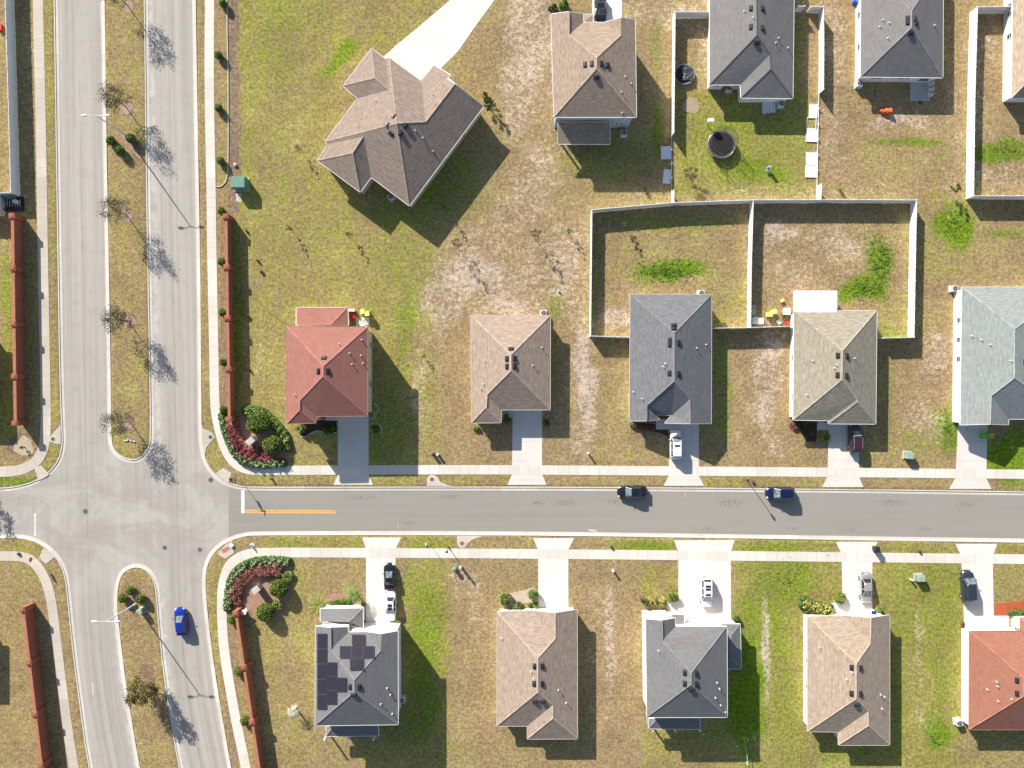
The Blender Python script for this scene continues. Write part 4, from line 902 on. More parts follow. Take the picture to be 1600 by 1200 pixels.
def hedge(pts,wd,h,label,mat,core=LEAF_D,dens=95,lz=.15,name='hedge',cat='hedge',lump=.2):
    L=wp(smooth(pts,2)); o=empty(name,(L[0][0],L[0][1],0)); tag(o,label,cat); m=MB()
    s=[0]
    for a,b in zip(L[:-1],L[1:]): s.append(s[-1]+math.dist(a,b))
    T=s[-1]; ox,oy=L[0]
    def at(t):
        i=max(0,min(len(s)-2,int(np.searchsorted(s,t))-1)); f=(t-s[i])/max(1e-6,s[i+1]-s[i]); a,b=L[i],L[i+1]
        return Vector((a[0]+(b[0]-a[0])*f-ox,a[1]+(b[1]-a[1])*f-oy,0)),Vector((b[0]-a[0],b[1]-a[1],0)).normalized()
    # lumpy core made of overlapping mounds
    t=0
    while t<T:
        p,d=at(t); nrm=Vector((-d.y,d.x,0))
        for j in ((-.25,.25) if wd>.9 else (0,)):
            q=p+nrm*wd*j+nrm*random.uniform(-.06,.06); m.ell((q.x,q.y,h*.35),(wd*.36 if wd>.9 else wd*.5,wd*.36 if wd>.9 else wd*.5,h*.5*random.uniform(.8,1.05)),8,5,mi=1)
        t+=wd*.35
    for _ in range(int(T*wd*dens)):
        p,d=at(random.uniform(0,T)); nrm=Vector((-d.y,d.x,0)); k=random.uniform(-1,1); q=p+nrm*wd*.52*k
        lum=1+lump*math.sin(q.x*5.1+ox)*math.sin(q.y*4.3+oy*1.7)
        z=h*lum*(1-.45*abs(k)**3)*random.uniform(.75,1.02); m.leaf((q.x,q.y,max(.04,z)),random.uniform(.6,1.3)*lz,flat=.8)
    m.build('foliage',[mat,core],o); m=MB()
    for i in range(6):
        p,d=at(T*(i+.5)/6); m.tube((p.x,p.y,-.05),(p.x,p.y,h*.5),.03,.02,5)
    m.build('stem',BARK,o); return o
def tree(px,py,h,r,label,mat,n=900,trunk=.09,lean=(0,0),base=.3,lz=.2,bark=BARK,group=None,sparse=1.0,name='young_tree',limbs=9,cat='tree',up=.0):
    o=empty(name,W(px,py,0)); tag(o,label,cat,group)
    m=MB(); top=Vector((lean[0],lean[1],h*.9)); mid=Vector((lean[0]*.3,lean[1]*.3,h*.38))
    m.tube((0,0,-.1),mid,trunk,trunk*.75,8); m.tube(mid,top*.98,trunk*.75,trunk*.15,7)
    tips=[]
    for i in range(limbs):
        t=base+(.92-base)*(i+.3)/limbs; st=Vector((lean[0]*t,lean[1]*t,h*t)); a=i*2.4+random.uniform(-.4,.4)
        ln=r*(1.15-.55*t)*random.uniform(.75,1.1); e_=st+Vector((math.cos(a)*ln,math.sin(a)*ln,h*(.10+up)*random.uniform(.6,1.4)))
        m.tube(st,e_,trunk*.33,trunk*.07,5,cap=False); tips.append((st,e_))
        for k in range(3):
            f=random.uniform(.35,.8); s2=st.lerp(e_,f); b=a+random.choice((-1,1))*random.uniform(.4,.9); e2=s2+Vector((math.cos(b),math.sin(b),random.uniform(.2,.7)))*ln*.42
            m.tube(s2,e2,trunk*.15,trunk*.04,4,cap=False); tips.append((s2,e2))
    m.build('trunk',bark,o,smooth=False)
    m=MB()
    for _ in range(int(n*sparse)):
        s_,e_=random.choice(tips); f=random.uniform(.3,1.05); p=s_.lerp(e_,f)+Vector((random.gauss(0,1),random.gauss(0,1),random.gauss(0,.8)))*r*.11; m.leaf(p,random.uniform(.5,1.3)*lz)
    m.build('crown',mat,o); return o
def palm(px,py,h,r,label,mat,n=11,name='palm',trunk=.12,droop=.55,group=None):
    o=empty(name,W(px,py,0)); tag(o,label,'palm',group); m=MB(); 
    for i in range(5): m.tube((0,0,h*i/5-.05),(0,0,h*(i+1)/5),trunk*(1.15-.05*i),trunk*(1-.05*i),8)
    m.build('trunk',BARKL,o); m=MB()
    for i in range(n):
        a=i*6.283/n+random.uniform(-.2,.2); ln=r*random.uniform(.85,1.08); pts=[]
        for k in range(8):
            t=k/7; pts.append(Vector((math.cos(a)*ln*t,math.sin(a)*ln*t,h+ln*(.45*t-droop*1.5*t*t))))
        sd=Vector((-math.sin(a),math.cos(a),0))
        for k in range(7):
            p,q=pts[k],pts[k+1]; wv=r*.27*math.sin(math.pi*min(1,(k+.8)/7.6))
            for s in(-1,1):
                for j in range(4):
                    b=p.lerp(q,j/4); b2=p.lerp(q,j/4+.17); tip=b2+sd*s*wv+(q-p)*.9-Vector((0,0,wv*.35)); m.face([b,b2,tip])
    m.build('fronds',mat,o); return o
# medians
KT='row of sparse young trees on the median'
for px,py,h,lab in [(197,167,5.2,'sparse young tree on the median just above the upper street lamp'),(198,336,5.2,'sparse young tree on the upper median, second below the upper street lamp base'),(201,502,5.0,'sparse young tree alone in the middle of the lower half of the upper median'),(203,659,5.0,'sparse young tree at the rounded end of the upper median'),(199,8,5.2,'sparse young tree on the upper median at the top edge of the photo')]:
    tree(px,py,h*.9,2.4,lab,LEAF_GREY,n=random.choice((1900,2300,2700)),lz=.11,group=KT,limbs=20,trunk=.08,up=.10,base=.36)
tree(233,1070,4.4,2.0,'dense olive-leaved tree on the lower median',foliage('leaf_brown_olive',(.09,.08,.02),(.27,.22,.08)),n=3900,lz=.15,limbs=22,trunk=.11,base=.14,up=.06,name='oak_tree')
tree(-55,738,5.5,2.2,'street tree just left of the frame, its branches shading the side road',LEAF_GREY,n=1600,lz=.15,limbs=12)
MBG='round bushes around the lamp bases on the medians'
for px,py,lab in [(177,222,'round bush left of the path strip at the upper street lamp base'),(191,237,'lower of the three round bushes at the upper street lamp base'),(208,219,'round bush right beside the upper street lamp base'),
                  (195,933,'left of the three round bushes near the lower street lamp'),(207,921,'top round bush at the tip of the lower median'),(223,933,'right round bush of the three near the lower street lamp')]:
    shrub(px,py,.72,1.3,lab,group=MBG)
slab('mulch_bed',[(181,213),(198,212),(212,238),(222,244),(219,250),(206,236),(195,225)],.02,MULCH); slab('mulch_bed',[(203,925),(212,921),(232,935),(230,942),(212,938),(200,938)],.02,MULCH)
def ring(px,py,r,mat,z=.012):
    pts=[]
    for i in range(22):
        a=6.2832*i/22; k=r*(1+.12*math.sin(3*a+px)+random.uniform(-.08,.08)); pts.append((px+k*math.cos(a),py+k*math.sin(a)))
    slab('mulch_ring',pts,z,mat,.05)
PINKM=mulch_mat('ring_mulch',(.27,.18,.13),(.50,.36,.28))
for px,py in ((198,169),(198,337),(202,502),(200,661),(199,10)): ring(px,py,9.5,PINKM)
ring(37,698,15,mulch_mat('pale_mulch2',(.36,.28,.18),(.58,.48,.34))); ring(1080,165,13,mulch_mat('bare_soil',(.30,.22,.14),(.46,.36,.25)))
tree(39,699,.9,.3,'tiny stump-like shoot in the pale round bare patch at the upper left corner',LEAF_O,n=40,trunk=.06,limbs=5,name='sapling')
# clipped shrubs along the walls
G1='small round bushes along the pavement right of the boulevard'
ds=['at the top edge','second from the top','third from the top','above the green utility box','at the top end of the long brick wall','beside the wall, second of those next to it','beside the middle of the long brick wall','beside the lower part of the long brick wall','at the lower end of the long brick wall']
for (px,py),d in zip([(351,9),(344,89),(344,171),(347,253),(349,332),(349,410),(350,489),(352,566),(352,640)],ds):
    shrub(px,py,.62,1.15,'small round boulevard bush '+d,group=G1)
for (px,py),d in zip([(365,966),(376,1047),(385,1123)],['at the top end of the wall','halfway down','near the bottom edge']):
    shrub(px,py,.75,1.2,'round bush left of the lower right brick wall, '+d,group='round bushes left of the lower right wall')
for i,(px,py) in enumerate([(196,689),(200,688),(205,689),(210,690)]):
    o=empty('rock',W(px,py,0),i); tag(o,'pale flat rocks in a short row near the tip of the upper median','rock','pale rocks on the upper median'); m=MB(); m.ell((0,0,.06),(.24,.16,.1),8,5); m.build('stone_body',STONE,o)
# corner beds
MBED=mulch_mat('bed_mulch',(.26,.14,.10),(.46,.30,.23))
slab('mulch_bed',[(346,640),(352,634),(362,655),(376,655),(380,636),(405,637),(428,660),(446,680),(449,710),(448,727),(400,729),(375,724),(360,705),(349,675)],.02,MBED)
slab('mulch_bed',[(354,958),(352,930),(360,890),(372,874),(456,872),(457,912),(455,935),(442,965),(400,965),(392,955)],.02,MBED)
hedge([(349,648),(353,670),(361,694),(371,711),(385,722),(405,725),(427,724),(446,723)],1.25,.75,'variegated green hedge curving along the pavement of the upper corner bed',LEAF_V,lz=.19,dens=70,lump=.35)
hedge([(383,642),(402,640),(418,648),(432,664),(446,679),(449,690),(449,702)],1.3,.7,'light green ground hedge along the lawn edge of the upper corner bed',LEAF_L,lz=.2,dens=70,lump=.35)
hedge([(363,664),(366,680),(375,697),(388,707),(405,711),(425,713)],2.1,.8,'crimson-leaved shrub mass curving through the upper corner bed',LEAF_R,lz=.15,dens=110,core=LEAF_RB,name='red_shrub_bank',cat='shrub bank')
hedge([(357,950),(359,920),(365,898),(380,884),(400,876),(425,875),(452,877)],1.3,.75,'variegated green hedge curving along the pavement of the lower corner bed',LEAF_V,lz=.19,dens=70,lump=.35)
hedge([(367,938),(371,915),(383,899),(402,891),(425,889),(440,891)],2.0,.8,'brownish crimson shrub mass curving through the lower corner bed',LEAF_RB,lz=.15,dens=110,core=LEAF_RB,name='red_shrub_bank',cat='shrub bank')
shrub(407,660,1.75,2.3,'large round clipped bush at the top of the upper corner bed',n=3000,lz=.15); shrub(428,694,1.45,1.9,'large round clipped bush at the right of the upper corner bed',n=2600,lz=.15)
shrub(439,916,1.4,2.1,'large round clipped bush at the right of the lower corner bed',n=2600,lz=.15); shrub(418,953,1.35,2.1,'large round clipped bush at the bottom of the lower corner bed',n=2400,lz=.15)
cloudbush(450,900,1.1,.8,'light green shrub at the right edge of the lower corner bed',[LEAF_L],k=6); cloudbush(435,943,1.0,.9,'yellow-green shrub between the two round bushes of the lower bed',[LEAF_L],k=6)
cloudbush(368,645,.5,.5,'small plant at the lower end of the long brick wall',[LEAF_Y],k=3,n=60)
for (px,py),lab in (((396.5,688),'pale stone monument block standing in the upper corner bed'),((405,917),'pale stone monument block standing in the lower corner bed')):
    o=empty('stone_monument',W(px,py,0),.7 if py<800 else .6); tag(o,lab,'monument'); m=MB()
    m.box((0,0,.75),(1.15,.8,1.5)); m.build('base',STONE,o); m=MB(); m.box((-.3,0,1.56),(.62,.92,.13)); m.box((.34,0,1.6),(.62,.92,.14)); m.build('cap',STONE,o)
o=empty('bird_bath',W(384,954,0)); tag(o,'white bird bath like ornament beside the top of the lower brick wall','ornament'); m=MB(); m.tube((0,0,0),(0,0,.12),.35,.3,12); m.tube((0,0,.12),(0,0,.8),.12,.1,10); m.build('pedestal',FRONT_WHITE,o); m=MB(); m.tube((0,0,.8),(0,0,.95),.2,.45,14); m.build('bowl',FRONT_WHITE,o)
# yard plants
cloudbush(471,671,.8,1.1,'light green shrub at the front left corner of the two-storey red-roofed house',[LEAF_L],k=5); cloudbush(515,671,1.0,.8,'dark green shrub bed in front of the two-storey red-roofed house',[LEAF_G,LEAF_D],k=5); cloudbush(587,671,.75,.5,'low green plant right of the red-roofed house driveway',[LEAF_G],k=4)
def edging(pts,label,mat=None,r=.07):
    L=wp(smooth(pts,2)); m=MB()
    for a,b in zip(L[:-1],L[1:]): m.tube((*a,.05),(*b,.05),r,n=6,cap=False)
    tag(m.build('garden_edging',mat or paint('edging_stone',(.55,.52,.48),.8,.2)),label,'garden edging')
edging([(470,683),(478,683),(485,677),(497,672),(508,676),(526,676)],'wavy pale stone edging in front of the red-roofed house')
edging([(583,663),(592,662),(597,669),(596,676),(592,677)],'curved pale stone edging right of the red house driveway')
edging([(576,653),(583,656),(586,646),(591,643),(590,634),(584,630)],'looped pale edging at the right wall of the red-roofed house')
edging([(355,-60),(355,40),(357,120),(357,200),(357,262),(354,284),(346,292),(338,292)],'thin pale edging line curving along the planting strip right of the boulevard pavement',r=.09)
slab('mulch_bed',[(470,660),(526,655),(526,675),(505,674),(490,674),(478,682),(470,680)],.018,DARKMULCH)
cloudbush(791,654,.75,1.0,'green shrub in front of the pale brown-roofed house',[LEAF_G],k=4); cloudbush(744,669,.6,.6,'yellow-green shrub at the front left corner of the pale brown-roofed house',[LEAF_L],k=3); cloudbush(854,661,.6,.5,'low dark plant right of the pale brown-roofed house garage',[LEAF_D,LEAF_G],k=3,n=90)
slab('mulch_bed',[(985,660),(1044,664),(1044,682),(1030,676),(1008,672),(992,668)],.016,DARKMULCH)
hedge([(987,664),(1000,666),(1012,668),(1022,669)],.8,.6,'reddish shrubs along the front of the slate-roofed house',LEAF_RB,name='shrub_row',cat='shrub row')
slab('mulch_bed',[(1240,655),(1276,660),(1276,690),(1262,690),(1250,672)],.016,DARKMULCH)
cloudbush(1287,684,.8,1.0,'bright green plant left of the driveway with the maroon car',[LEAF_L,LEAF_G],k=4); cloudbush(1252,668,.8,.7,'small olive bush at the front of the weathered tan-roofed house',[LEAF_O],k=4); cloudbush(1236,668,.9,.6,'reddish leafless bush at the left front corner of the weathered tan-roofed house',[LEAF_RB],k=4,n=110)
cloudbush(880,11,.9,1.3,'bright green bush left of the parked black car at the top',[LEAF_L,LEAF_G],k=4); cloudbush(865,16,.9,1.0,'olive bush at the upper left corner of the two-storey tan-roofed house',[LEAF_O],k=4)
# south houses front plants
palm(503,940,2.2,2.0,'fan of broad light green palm fronds left of the solar-panelled house entrance',foliage('leaf_palm',(.10,.15,.015),(.34,.38,.07)),n=11,droop=.42)
palm(556,925,2.0,1.5,'bushy bright green palm beside the driveway of the solar-panelled house',foliage('leaf_palm2',(.05,.13,.012),(.20,.34,.05)),n=16,droop=.5)
slab('mulch_bed',[(512,928),(550,926),(558,950),(510,950)],.018,MBED)
hedge([(518,944),(530,940),(548,939)],.9,.6,'green hedge strip in front of the solar-panelled house',LEAF_G); hedge([(518,948),(530,946),(540,947)],.7,.5,'row of red-leaved plants in front of the solar-panelled house',LEAF_R,core=LEAF_RB,name='red_plant_row',cat='plant row')
shrub(569,943,.4,.6,'small dark pot plant at the lower end of the palm bed',n=160); shrub(622,971,.35,.8,'small light green bush between the white sedan and the garage',LEAF_L,n=160)
shrub(833,927,.85,1.5,'round bright green bush left of the empty driveway',LEAF_L,n=900); slab('mulch_bed',[(823,921),(833,917),(841,924),(841,940),(790,946),(780,945),(782,930)],.018,mulch_mat('pale_mulch',(.40,.31,.22),(.60,.50,.40)))
cloudbush(789,936,1.2,1.4,'olive yellow bush at the front left corner of the rosy tan-roofed house',[LEAF_O,LEAF_L],k=5); cloudbush(810,945,1.0,.8,'low olive hedge clump along the front of the rosy tan-roofed house',[LEAF_O,LEAF_L],k=5); shrub(837,945,.4,.6,'tiny round bush below the round bright green bush',LEAF_L,n=150); shrub(829,946,.35,.4,'tiny dark bush left of the tiny round one',LEAF_D,n=120)
cloudbush(1006,938,.8,1.2,'dark olive bush at the upper left corner of the dark grey-roofed house',[LEAF_O],k=4); cloudbush(1014,936,.45,1.2,'narrow golden bush in front of the dark grey-roofed house',[LEAF_Y],k=3); cloudbush(1023,940,.55,1.0,'olive bush between the two golden ones',[LEAF_O,LEAF_Y],k=3); cloudbush(1034,940,.9,1.1,'large golden yellow bush in front of the dark grey-roofed house',[LEAF_Y],k=5); cloudbush(1051,933,1.0,1.1,'bright green bush left of the wide driveway',[LEAF_G,LEAF_L],k=5)
shrub(1150,966,.5,.8,'dark bush at the lower right corner of the wide driveway',LEAF_D,n=220)
hedge([(1252,939),(1262,943),(1280,949),(1297,952)],1.6,1.1,'yellow-flowered hedge in front of the sandy tan-roofed house',LEAF_Y,dens=70,lz=.2); hedge([(1256,951),(1275,954),(1296,955)],.9,.7,'dark green hedge row below the yellow-flowered one',LEAF_G)
cloudbush(1311,932,.95,1.2,'bright green bush left of the silver car driveway',[LEAF_L,LEAF_G],k=5); shrub(1372,952,.5,.7,'pale round bush right of the silver car driveway',LEAF_L,n=260)
slab('mulch_bed',[(1303,937),(1316,940),(1316,962),(1299,962)],.018,mulch_mat('pale_mulch',(.40,.31,.22),(.60,.50,.40)))
hedge([(1577,957),(1590,955),(1605,955)],.9,.8,'green hedge against the front of the brick red-roofed house',LEAF_G,dens=90); cloudbush(1503,975,.5,.5,'small rusty plant left of the garage of the brick red-roofed house',[LEAF_RB],k=3,n=70)
# saplings on the lots
SG='small sparse saplings on the lawns'
for px,py,h,r,mat,n,lab in [(470,236,2.4,.5,LEAF_O,60,'thin sapling left of the large angled house'),(456,360,2.2,.5,LEAF_O,60,'thin sapling on the open lawn, left of the two below the angled house'),(548,370,2.3,.5,LEAF_O,80,'thin sapling on the open lawn directly below the angled house'),
   (716,386,4.0,.9,LEAF_GREY,130,'tall sparse sapling above the pale brown-roofed house'),(836,372,3.8,1.0,LEAF_GREY,150,'tall bare sapling left of the middle backyard fence'),(888,364,2.3,.5,LEAF_L,120,'small green sapling left of the middle backyard fence'),
   (975,356,2.5,.6,LEAF_GREY,160,'pale sapling inside the left fenced backyard'),(1076,277,2.4,1.2,LEAF_GREY,260,'spiky sparse sapling in the trampoline yard'),(1483,299,2.6,.7,LEAF_O,260,'olive sapling left of the tall right edge fence'),(714,352,1.4,.4,LEAF_GREY,40,'tiny leafless sapling near the right corner shadow of the angled house'),
   (663,557,1.3,.3,LEAF_GREY,30,'tiny dry sapling between the red-roofed and pale brown-roofed houses')]:
    tree(px,py,h,r*1.05,lab,mat,n=n*3,trunk=.04,lz=.10,group=SG,limbs=8,name='sapling')
PG='small plants dotted on the lawns'
for px,py,r,mat,lab in [(695,324,.45,LEAF_L,'pale green plant in the shadow of the angled house'),(1009,297,.55,LEAF_GREY,'pale grey plant near the left loose fence panels'),(1310,294,.55,LEAF_L,'yellow-green plant below the gap of the right trampoline yard fence'),(404,407,.35,LEAF_GREY,'upper of the tiny plants right of the long brick wall'),(388,496,.35,LEAF_GREY,'middle one of the tiny plants right of the long brick wall'),(389,576,.35,LEAF_GREY,'lowest of the tiny plants right of the long brick wall'),(409,425,.3,LEAF_O,'tiny dark plant just below the upper tiny one'),(386,361,.3,LEAF_O,'tiny plant near the top of the long brick wall'),(458,1090,.01,LEAF_O,'')]:
    if r<.1: continue
    cloudbush(px,py,r,r*1.6,lab,[mat],k=3,name='small_plant',cat='plant',group=PG,n=60,lz=.12)
tree(765,168,2.4,.9,'dark conifer shaped tree at the right corner of the angled house',LEAF_D,n=900,trunk=.05,lz=.12,limbs=12,name='conifer',base=.05)
palm(463,1106,1.6,1.2,'dried grey-white palm on the lawn left of the solar-panelled house',foliage('leaf_dry',(.35,.33,.24),(.70,.68,.58)),n=13,droop=.5,trunk=.16)
cloudbush(757,150,.6,.8,'small flowering shrubs at the right gable of the angled house',[LEAF_RB,LEAF_Y],k=2,n=80)
# weeds in the lush patches and litter : uncountable ground cover
m=MB()
for cx,cy,rx,ry,n in [(1045,424,6.2,2.2,1500),(1375,408,2.4,4.6,1300),(1350,450,3.8,2.2,900),(1490,352,2.4,2.8,350),(1462,1156,1.6,1.2,330),(1570,235,4,2,350),(1480,670,1.8,4,250),(1230,905,6,4,220)]:
    c=W(cx,cy,0)
    for _ in range(n):
        a=random.random()*6.283; q=abs(random.gauss(0,.5)); x=c.x+math.cos(a)*q*rx; y=c.y+math.sin(a)*q*ry
        if math.sin(x*2.3+1.7*math.sin(y*1.9))*math.sin(y*2.7+1.3*math.sin(x*2.2))<-.15: continue
        m.leaf((x,y,random.uniform(.02,.12)),random.uniform(.08,.20),flat=2.5)
o=m.build('weeds',foliage('leaf_weed',(.055,.125,.01),(.17,.28,.03),1.2)); tag(o,'leafy bright green weeds growing in patches on the lawns','weeds',kind='stuff')
m=MB()
for k in range(16000):
    x=random.uniform(-82,82); y=random.uniform(-62,62)
    ix=int(np.argmin(np.abs(xs-x))); iy=int(np.argmin(np.abs(ys-y))); ci=iy*nx+ix
    if Z[ci]<-.005 or random.random()>.02+.9*cov[ci,2]: continue
    m.leaf((x,y,.03),random.uniform(.06,.18),flat=5,asp=1.3)
o=m.build('dry_litter',paint('litter_pale',(.62,.53,.44),.95,.1,.2)); tag(o,'pale dry leaf and sand flecks scattered over the bare lawns','litter',kind='stuff')
# ---------------- cars ----------------
def lerp(a,b,t): return a+(b-a)*t
def interp(tab,x):
    for (x0,y0),(x1,y1) in zip(tab[:-1],tab[1:]):
        if x<=x1: return lerp(y0,y1,(x-x0)/(x1-x0))
    return tab[-1][1]
def carpaint(name,col,metal=.0): return paint(name,col,.28,.5,.02,metal=metal,coat=1.0)
def make_car(kind,label,body,px,py,heading,L=4.6,Wd=1.85,H=None,roofglass=None,rack=False):
    """heading: degrees, direction of the bonnet in the photo (0 = right, 90 = up)"""
    suv=kind=='suv'; van=kind=='pickup'
    H=H or (1.72 if suv else 1.46)
    root=empty('parked_car' if kind!='moving' else 'driving_car',W(px,py,0)+Vector((0,0,-.0)),math.radians(heading)); tag(root,label,'car','cars parked in the driveways and street')
    hw=Wd/2; hood=.98 if suv else .86; belt=1.05 if suv else .93; tail=1.0 if suv else .95
    # half width plan and deck height along x (front = +x)
    plan=[(-L/2,hw*.66),(-L/2+.08,hw*.80),(-L/2+.3,hw*.93),(-L/2+.8,hw*.99),(0,hw),(L/2-1.1,hw*.985),(L/2-.5,hw*.90),(L/2-.2,hw*.76),(L/2-.06,hw*.58),(L/2,hw*.42)]
    wsx=L/2-(1.35 if not suv else 1.25)         # base of the windscreen
    if suv: rx=-L/2+.28; 
    elif kind=='hatch': rx=-L/2+.35
    else: rx=-L/2+.75
    deck=[(-L/2,.70),(-L/2+.06,tail*.92),(-L/2+.22,tail),(rx,belt),(wsx,hood+.04),(L/2-.6,hood-.05),(L/2-.2,hood-.16),(L/2,.62)]
    xs_=[-L/2,-L/2+.06,-L/2+.15,-L/2+.3,-L/2+.6,-L/2+1.0,-.6,0,.6,L/2-1.35,L/2-1.0,L/2-.7,L/2-.45,L/2-.25,L/2-.12,L/2-.04,L/2]
    m=MB(); secs=[]
    for x in xs_:
        w_=interp(plan,x); z=interp(deck,x)
        s=[(w_*.9,.22),(w_,.34),(w_*1.0,.58),(w_*.985,z*.80),(w_*.94,z*.94),(w_*.80,z),(w_*.42,z+.025),(0,z+.035)]
        secs.append([Vector((x,y,zz)) for y,zz in s]+[Vector((x,-y,zz)) for y,zz in s[::-1][1:]])
    for a,b in zip(secs[:-1],secs[1:]):
        for i in range(len(a)-1): m.face([a[i],a[i+1],b[i+1],b[i]])
        m.face([a[-1],a[0],b[0],b[-1]])
    m.face(secs[0]); m.face(secs[-1][::-1])
    bd=m.build('body',body,root,smooth=True)
    q=MB()
    for s in(-1,1):
        q.tube((wsx+.12,s*hw*.86,hood+.012),(L/2-.32,s*hw*.66,hood-.10),.012,n=4)
        for xx in (.75,-.25,-1.1): q.box((xx,s*(hw+.001),.66),(.02,.012,.5))
    q.tube((wsx+.16,-hw*.8,hood+.03),(wsx+.16,hw*.8,hood+.03),.014,n=4)
    q.build('panel_seam',BLACK,bd)
    # greenhouse: glass lower band and painted roof
    rl=-L/2+(.55 if suv else (.75 if kind=='hatch' else 1.35)); rf=wsx-(.72 if not suv else .62)
    bw=hw*.86; tw=hw*(.70 if suv else .64)
    zb=belt-.04
    bx=[(rx,bw*.86),(rx+.35,bw*.97),(0,bw),(wsx-.35,bw*.97),(wsx+.12,bw*.80)]
    def ring(xa,xb,wa,z,cr=.22,n=3):
        out=[]
        for (cx,cy,a0) in ((xb-cr,wa-cr,0),(xa+cr,wa-cr,90),(xa+cr,-wa+cr,180),(xb-cr,-wa+cr,270)):
            for k in range(n+1):
                a=math.radians(a0+90*k/n); out.append(Vector((cx+cr*math.cos(a),cy+cr*math.sin(a),z)))
        return out
    r0=ring(rx,wsx+.15,bw,zb); r1=ring(rl,rf,tw,H-.07,.2); r2=ring(rl+.03,rf-.03,tw-.04,H-.015,.2); r3=ring(rl+.3,rf-.3,tw-.3,H,.1)
    g=MB(); n=len(r0)
    for i in range(n): g.face([r0[i],r0[(i+1)%n],r1[(i+1)%n],r1[i]])
    gl=g.build('windows',CARGLASS,root,smooth=False)
    q=MB()
    for i in (0,15,14,13,12,1,2,3): pass
    for (i0,off_) in ((15,.012),):
        a,b_,c_,d_=r0[15],r0[0],r1[0],r1[15]; ov=Vector((.012,0,.012)); q.face([a+ov,b_+ov,c_+ov,d_+ov])
    q.build('windscreen',WSCREEN_GLARE,root)
    m=MB()
    ra=[p+Vector((0,0,-.05)) for p in r1]
    for A,B_ in ((ra,r1),(r1,r2),(r2,r3)):
        for i in range(n):
            a,b,c,d=A[i],A[(i+1)%n],B_[(i+1)%n],B_[i]
            k=1.012; f=lambda v:Vector((v.x*1.0,v.y*k,v.z+.004)); m.face([f(a),f(b),f(c),f(d)])
    m.face([Vector((v.x,v.y*1.012,v.z+.004)) for v in r3]); 
    # pillars
    for idx in (1,6,9,14):
        a,b=r0[idx],r1[idx]; o_=Vector((0,.012 if a.y>0 else -.012,.01)); m.tube(a+o_,b+o_,.045,n=5)
    for xx in ((.05,) if not suv else (.35,-.75)):
        for s in(-1,1):
            a=Vector((xx,s*bw,zb));b=Vector((xx-.05,s*tw,H-.09)); m.tube(a,b,.045,n=5)
    m.build('roof',body,root,smooth=False)
    if roofglass:
        for (a,b) in roofglass:
            q=MB(); q.box(((a+b)/2,0,H+.008),(abs(b-a),tw*1.25,.012)); q.build('sunroof',CARGLASS,root)
    if rack:
        q=MB()
        for s in(-1,1): q.tube((rl+.2,s*(tw-.06),H+.06),(rf-.3,s*(tw-.06),H+.06),.025,n=5)
        q.build('roof_rail',METAL,root)
    wr=.35 if suv else .32
    for sx in (L/2-.88,-L/2+.88):
        for s in(-1,1):
            y=s*(hw-.11); q=MB(); q.tube((sx,y-.11,wr),(sx,y+.11,wr),wr,n=18); wh=q.build('wheel',RUBBER,root); q=MB(); q.tube((sx,y+s*.112,wr),(sx,y+s*.125,wr),wr*.62,wr*.5,n=12)
            for k in range(5):
                a=k*1.2566; q.box((sx+math.cos(a)*wr*.3,y+s*.128,wr+math.sin(a)*wr*.3),(wr*.5,.012,.05),M=Matrix.Rotation(-a,3,'Y'))
            q.build('rim',METAL,wh)
    for s in(-1,1):
        q=MB(); q.ell((L/2-.25,s*hw*.66,hood-.22),(.2,.17,.085),8,5); q.build('headlight',HEADL,root)
        q=MB(); q.box((-L/2+.10,s*hw*.70,.83),(.10,.32,.16),rz=s*-.35); q.build('tail_light',TAILL,root)
        q=MB(); q.ell((wsx-.25,s*(hw+.10),belt+.02),(.09,.13,.08),8,5); q.tube((wsx-.25,s*(hw-.1),belt-.04),(wsx-.25,s*(hw+.08),belt),.03,n=5); q.build('mirror',body,root)
    q=MB(); q.box((L/2-.015,0,.52),(.03,hw*.8,.18)); q.build('grille',BLACK,root)
    q=MB(); q.box((-L/2-.012,0,.72),(.02,.34,.15)); q.build('number_plate',FRONT_WHITE,root)
    q=MB()
    for s in(-.4,.3): q.tube((wsx+.2,s*bw,hood+.05),(wsx-.05,s*bw+.45,hood+.16),.012,n=4)
    q.build('wiper',BLACK,root)
    return root
CARGLASS=paint('car_glass',(.02,.028,.035),.12,.6,.1); WSCREEN_GLARE=paint('windscreen_glare',(.16,.22,.24),.10,.6,.5); HEADL=paint('headlight_glass',(.75,.78,.80),.12,.6,.03); TAILL=paint('tail_light_red',(.35,.02,.02),.2,.5,.05)  # windscreen copy of the glass is paled, glare put into its colour
CBLUE=carpaint('car_blue',(.008,.035,.36),.3); CNAVY=carpaint('car_navy',(.006,.010,.055)); CBLACK=carpaint('car_black',(.010,.011,.018)); CWHITE=carpaint('car_white',(.80,.80,.80)); CMAR=carpaint('car_maroon',(.045,.018,.024)); CSILV=carpaint('car_silver',(.46,.44,.41),.3); CGREY=carpaint('car_dark_grey',(.03,.034,.045))
BOT=-.075
c=make_car('hatch','bright blue hatchback driving up the lower right carriageway of the boulevard',CBLUE,285.5,969,96,L=4.3,Wd=1.85,H=1.5); c.location.z=BOT
make_car('sedan','black car parked at the top driveway beside the two-storey tan-roofed house',CBLACK,937.5,19,-90,L=4.3)
make_car('suv','white car with one small dark sunroof, parked below the slate-roofed house',CWHITE,1054.5,694,90,L=4.6,Wd=1.9,roofglass=[(-.28,.02)])
make_car('suv','dark maroon car parked half under the shadow of the weathered tan-roofed house',CMAR,1333,684,90,L=4.5,Wd=2.0,rack=True)
c=make_car('sedan','black car parked at the street kerb, left of the two there',CBLACK,986.5,767.5,181,L=4.5,Wd=1.95,H=1.52); c.location.z=BOT
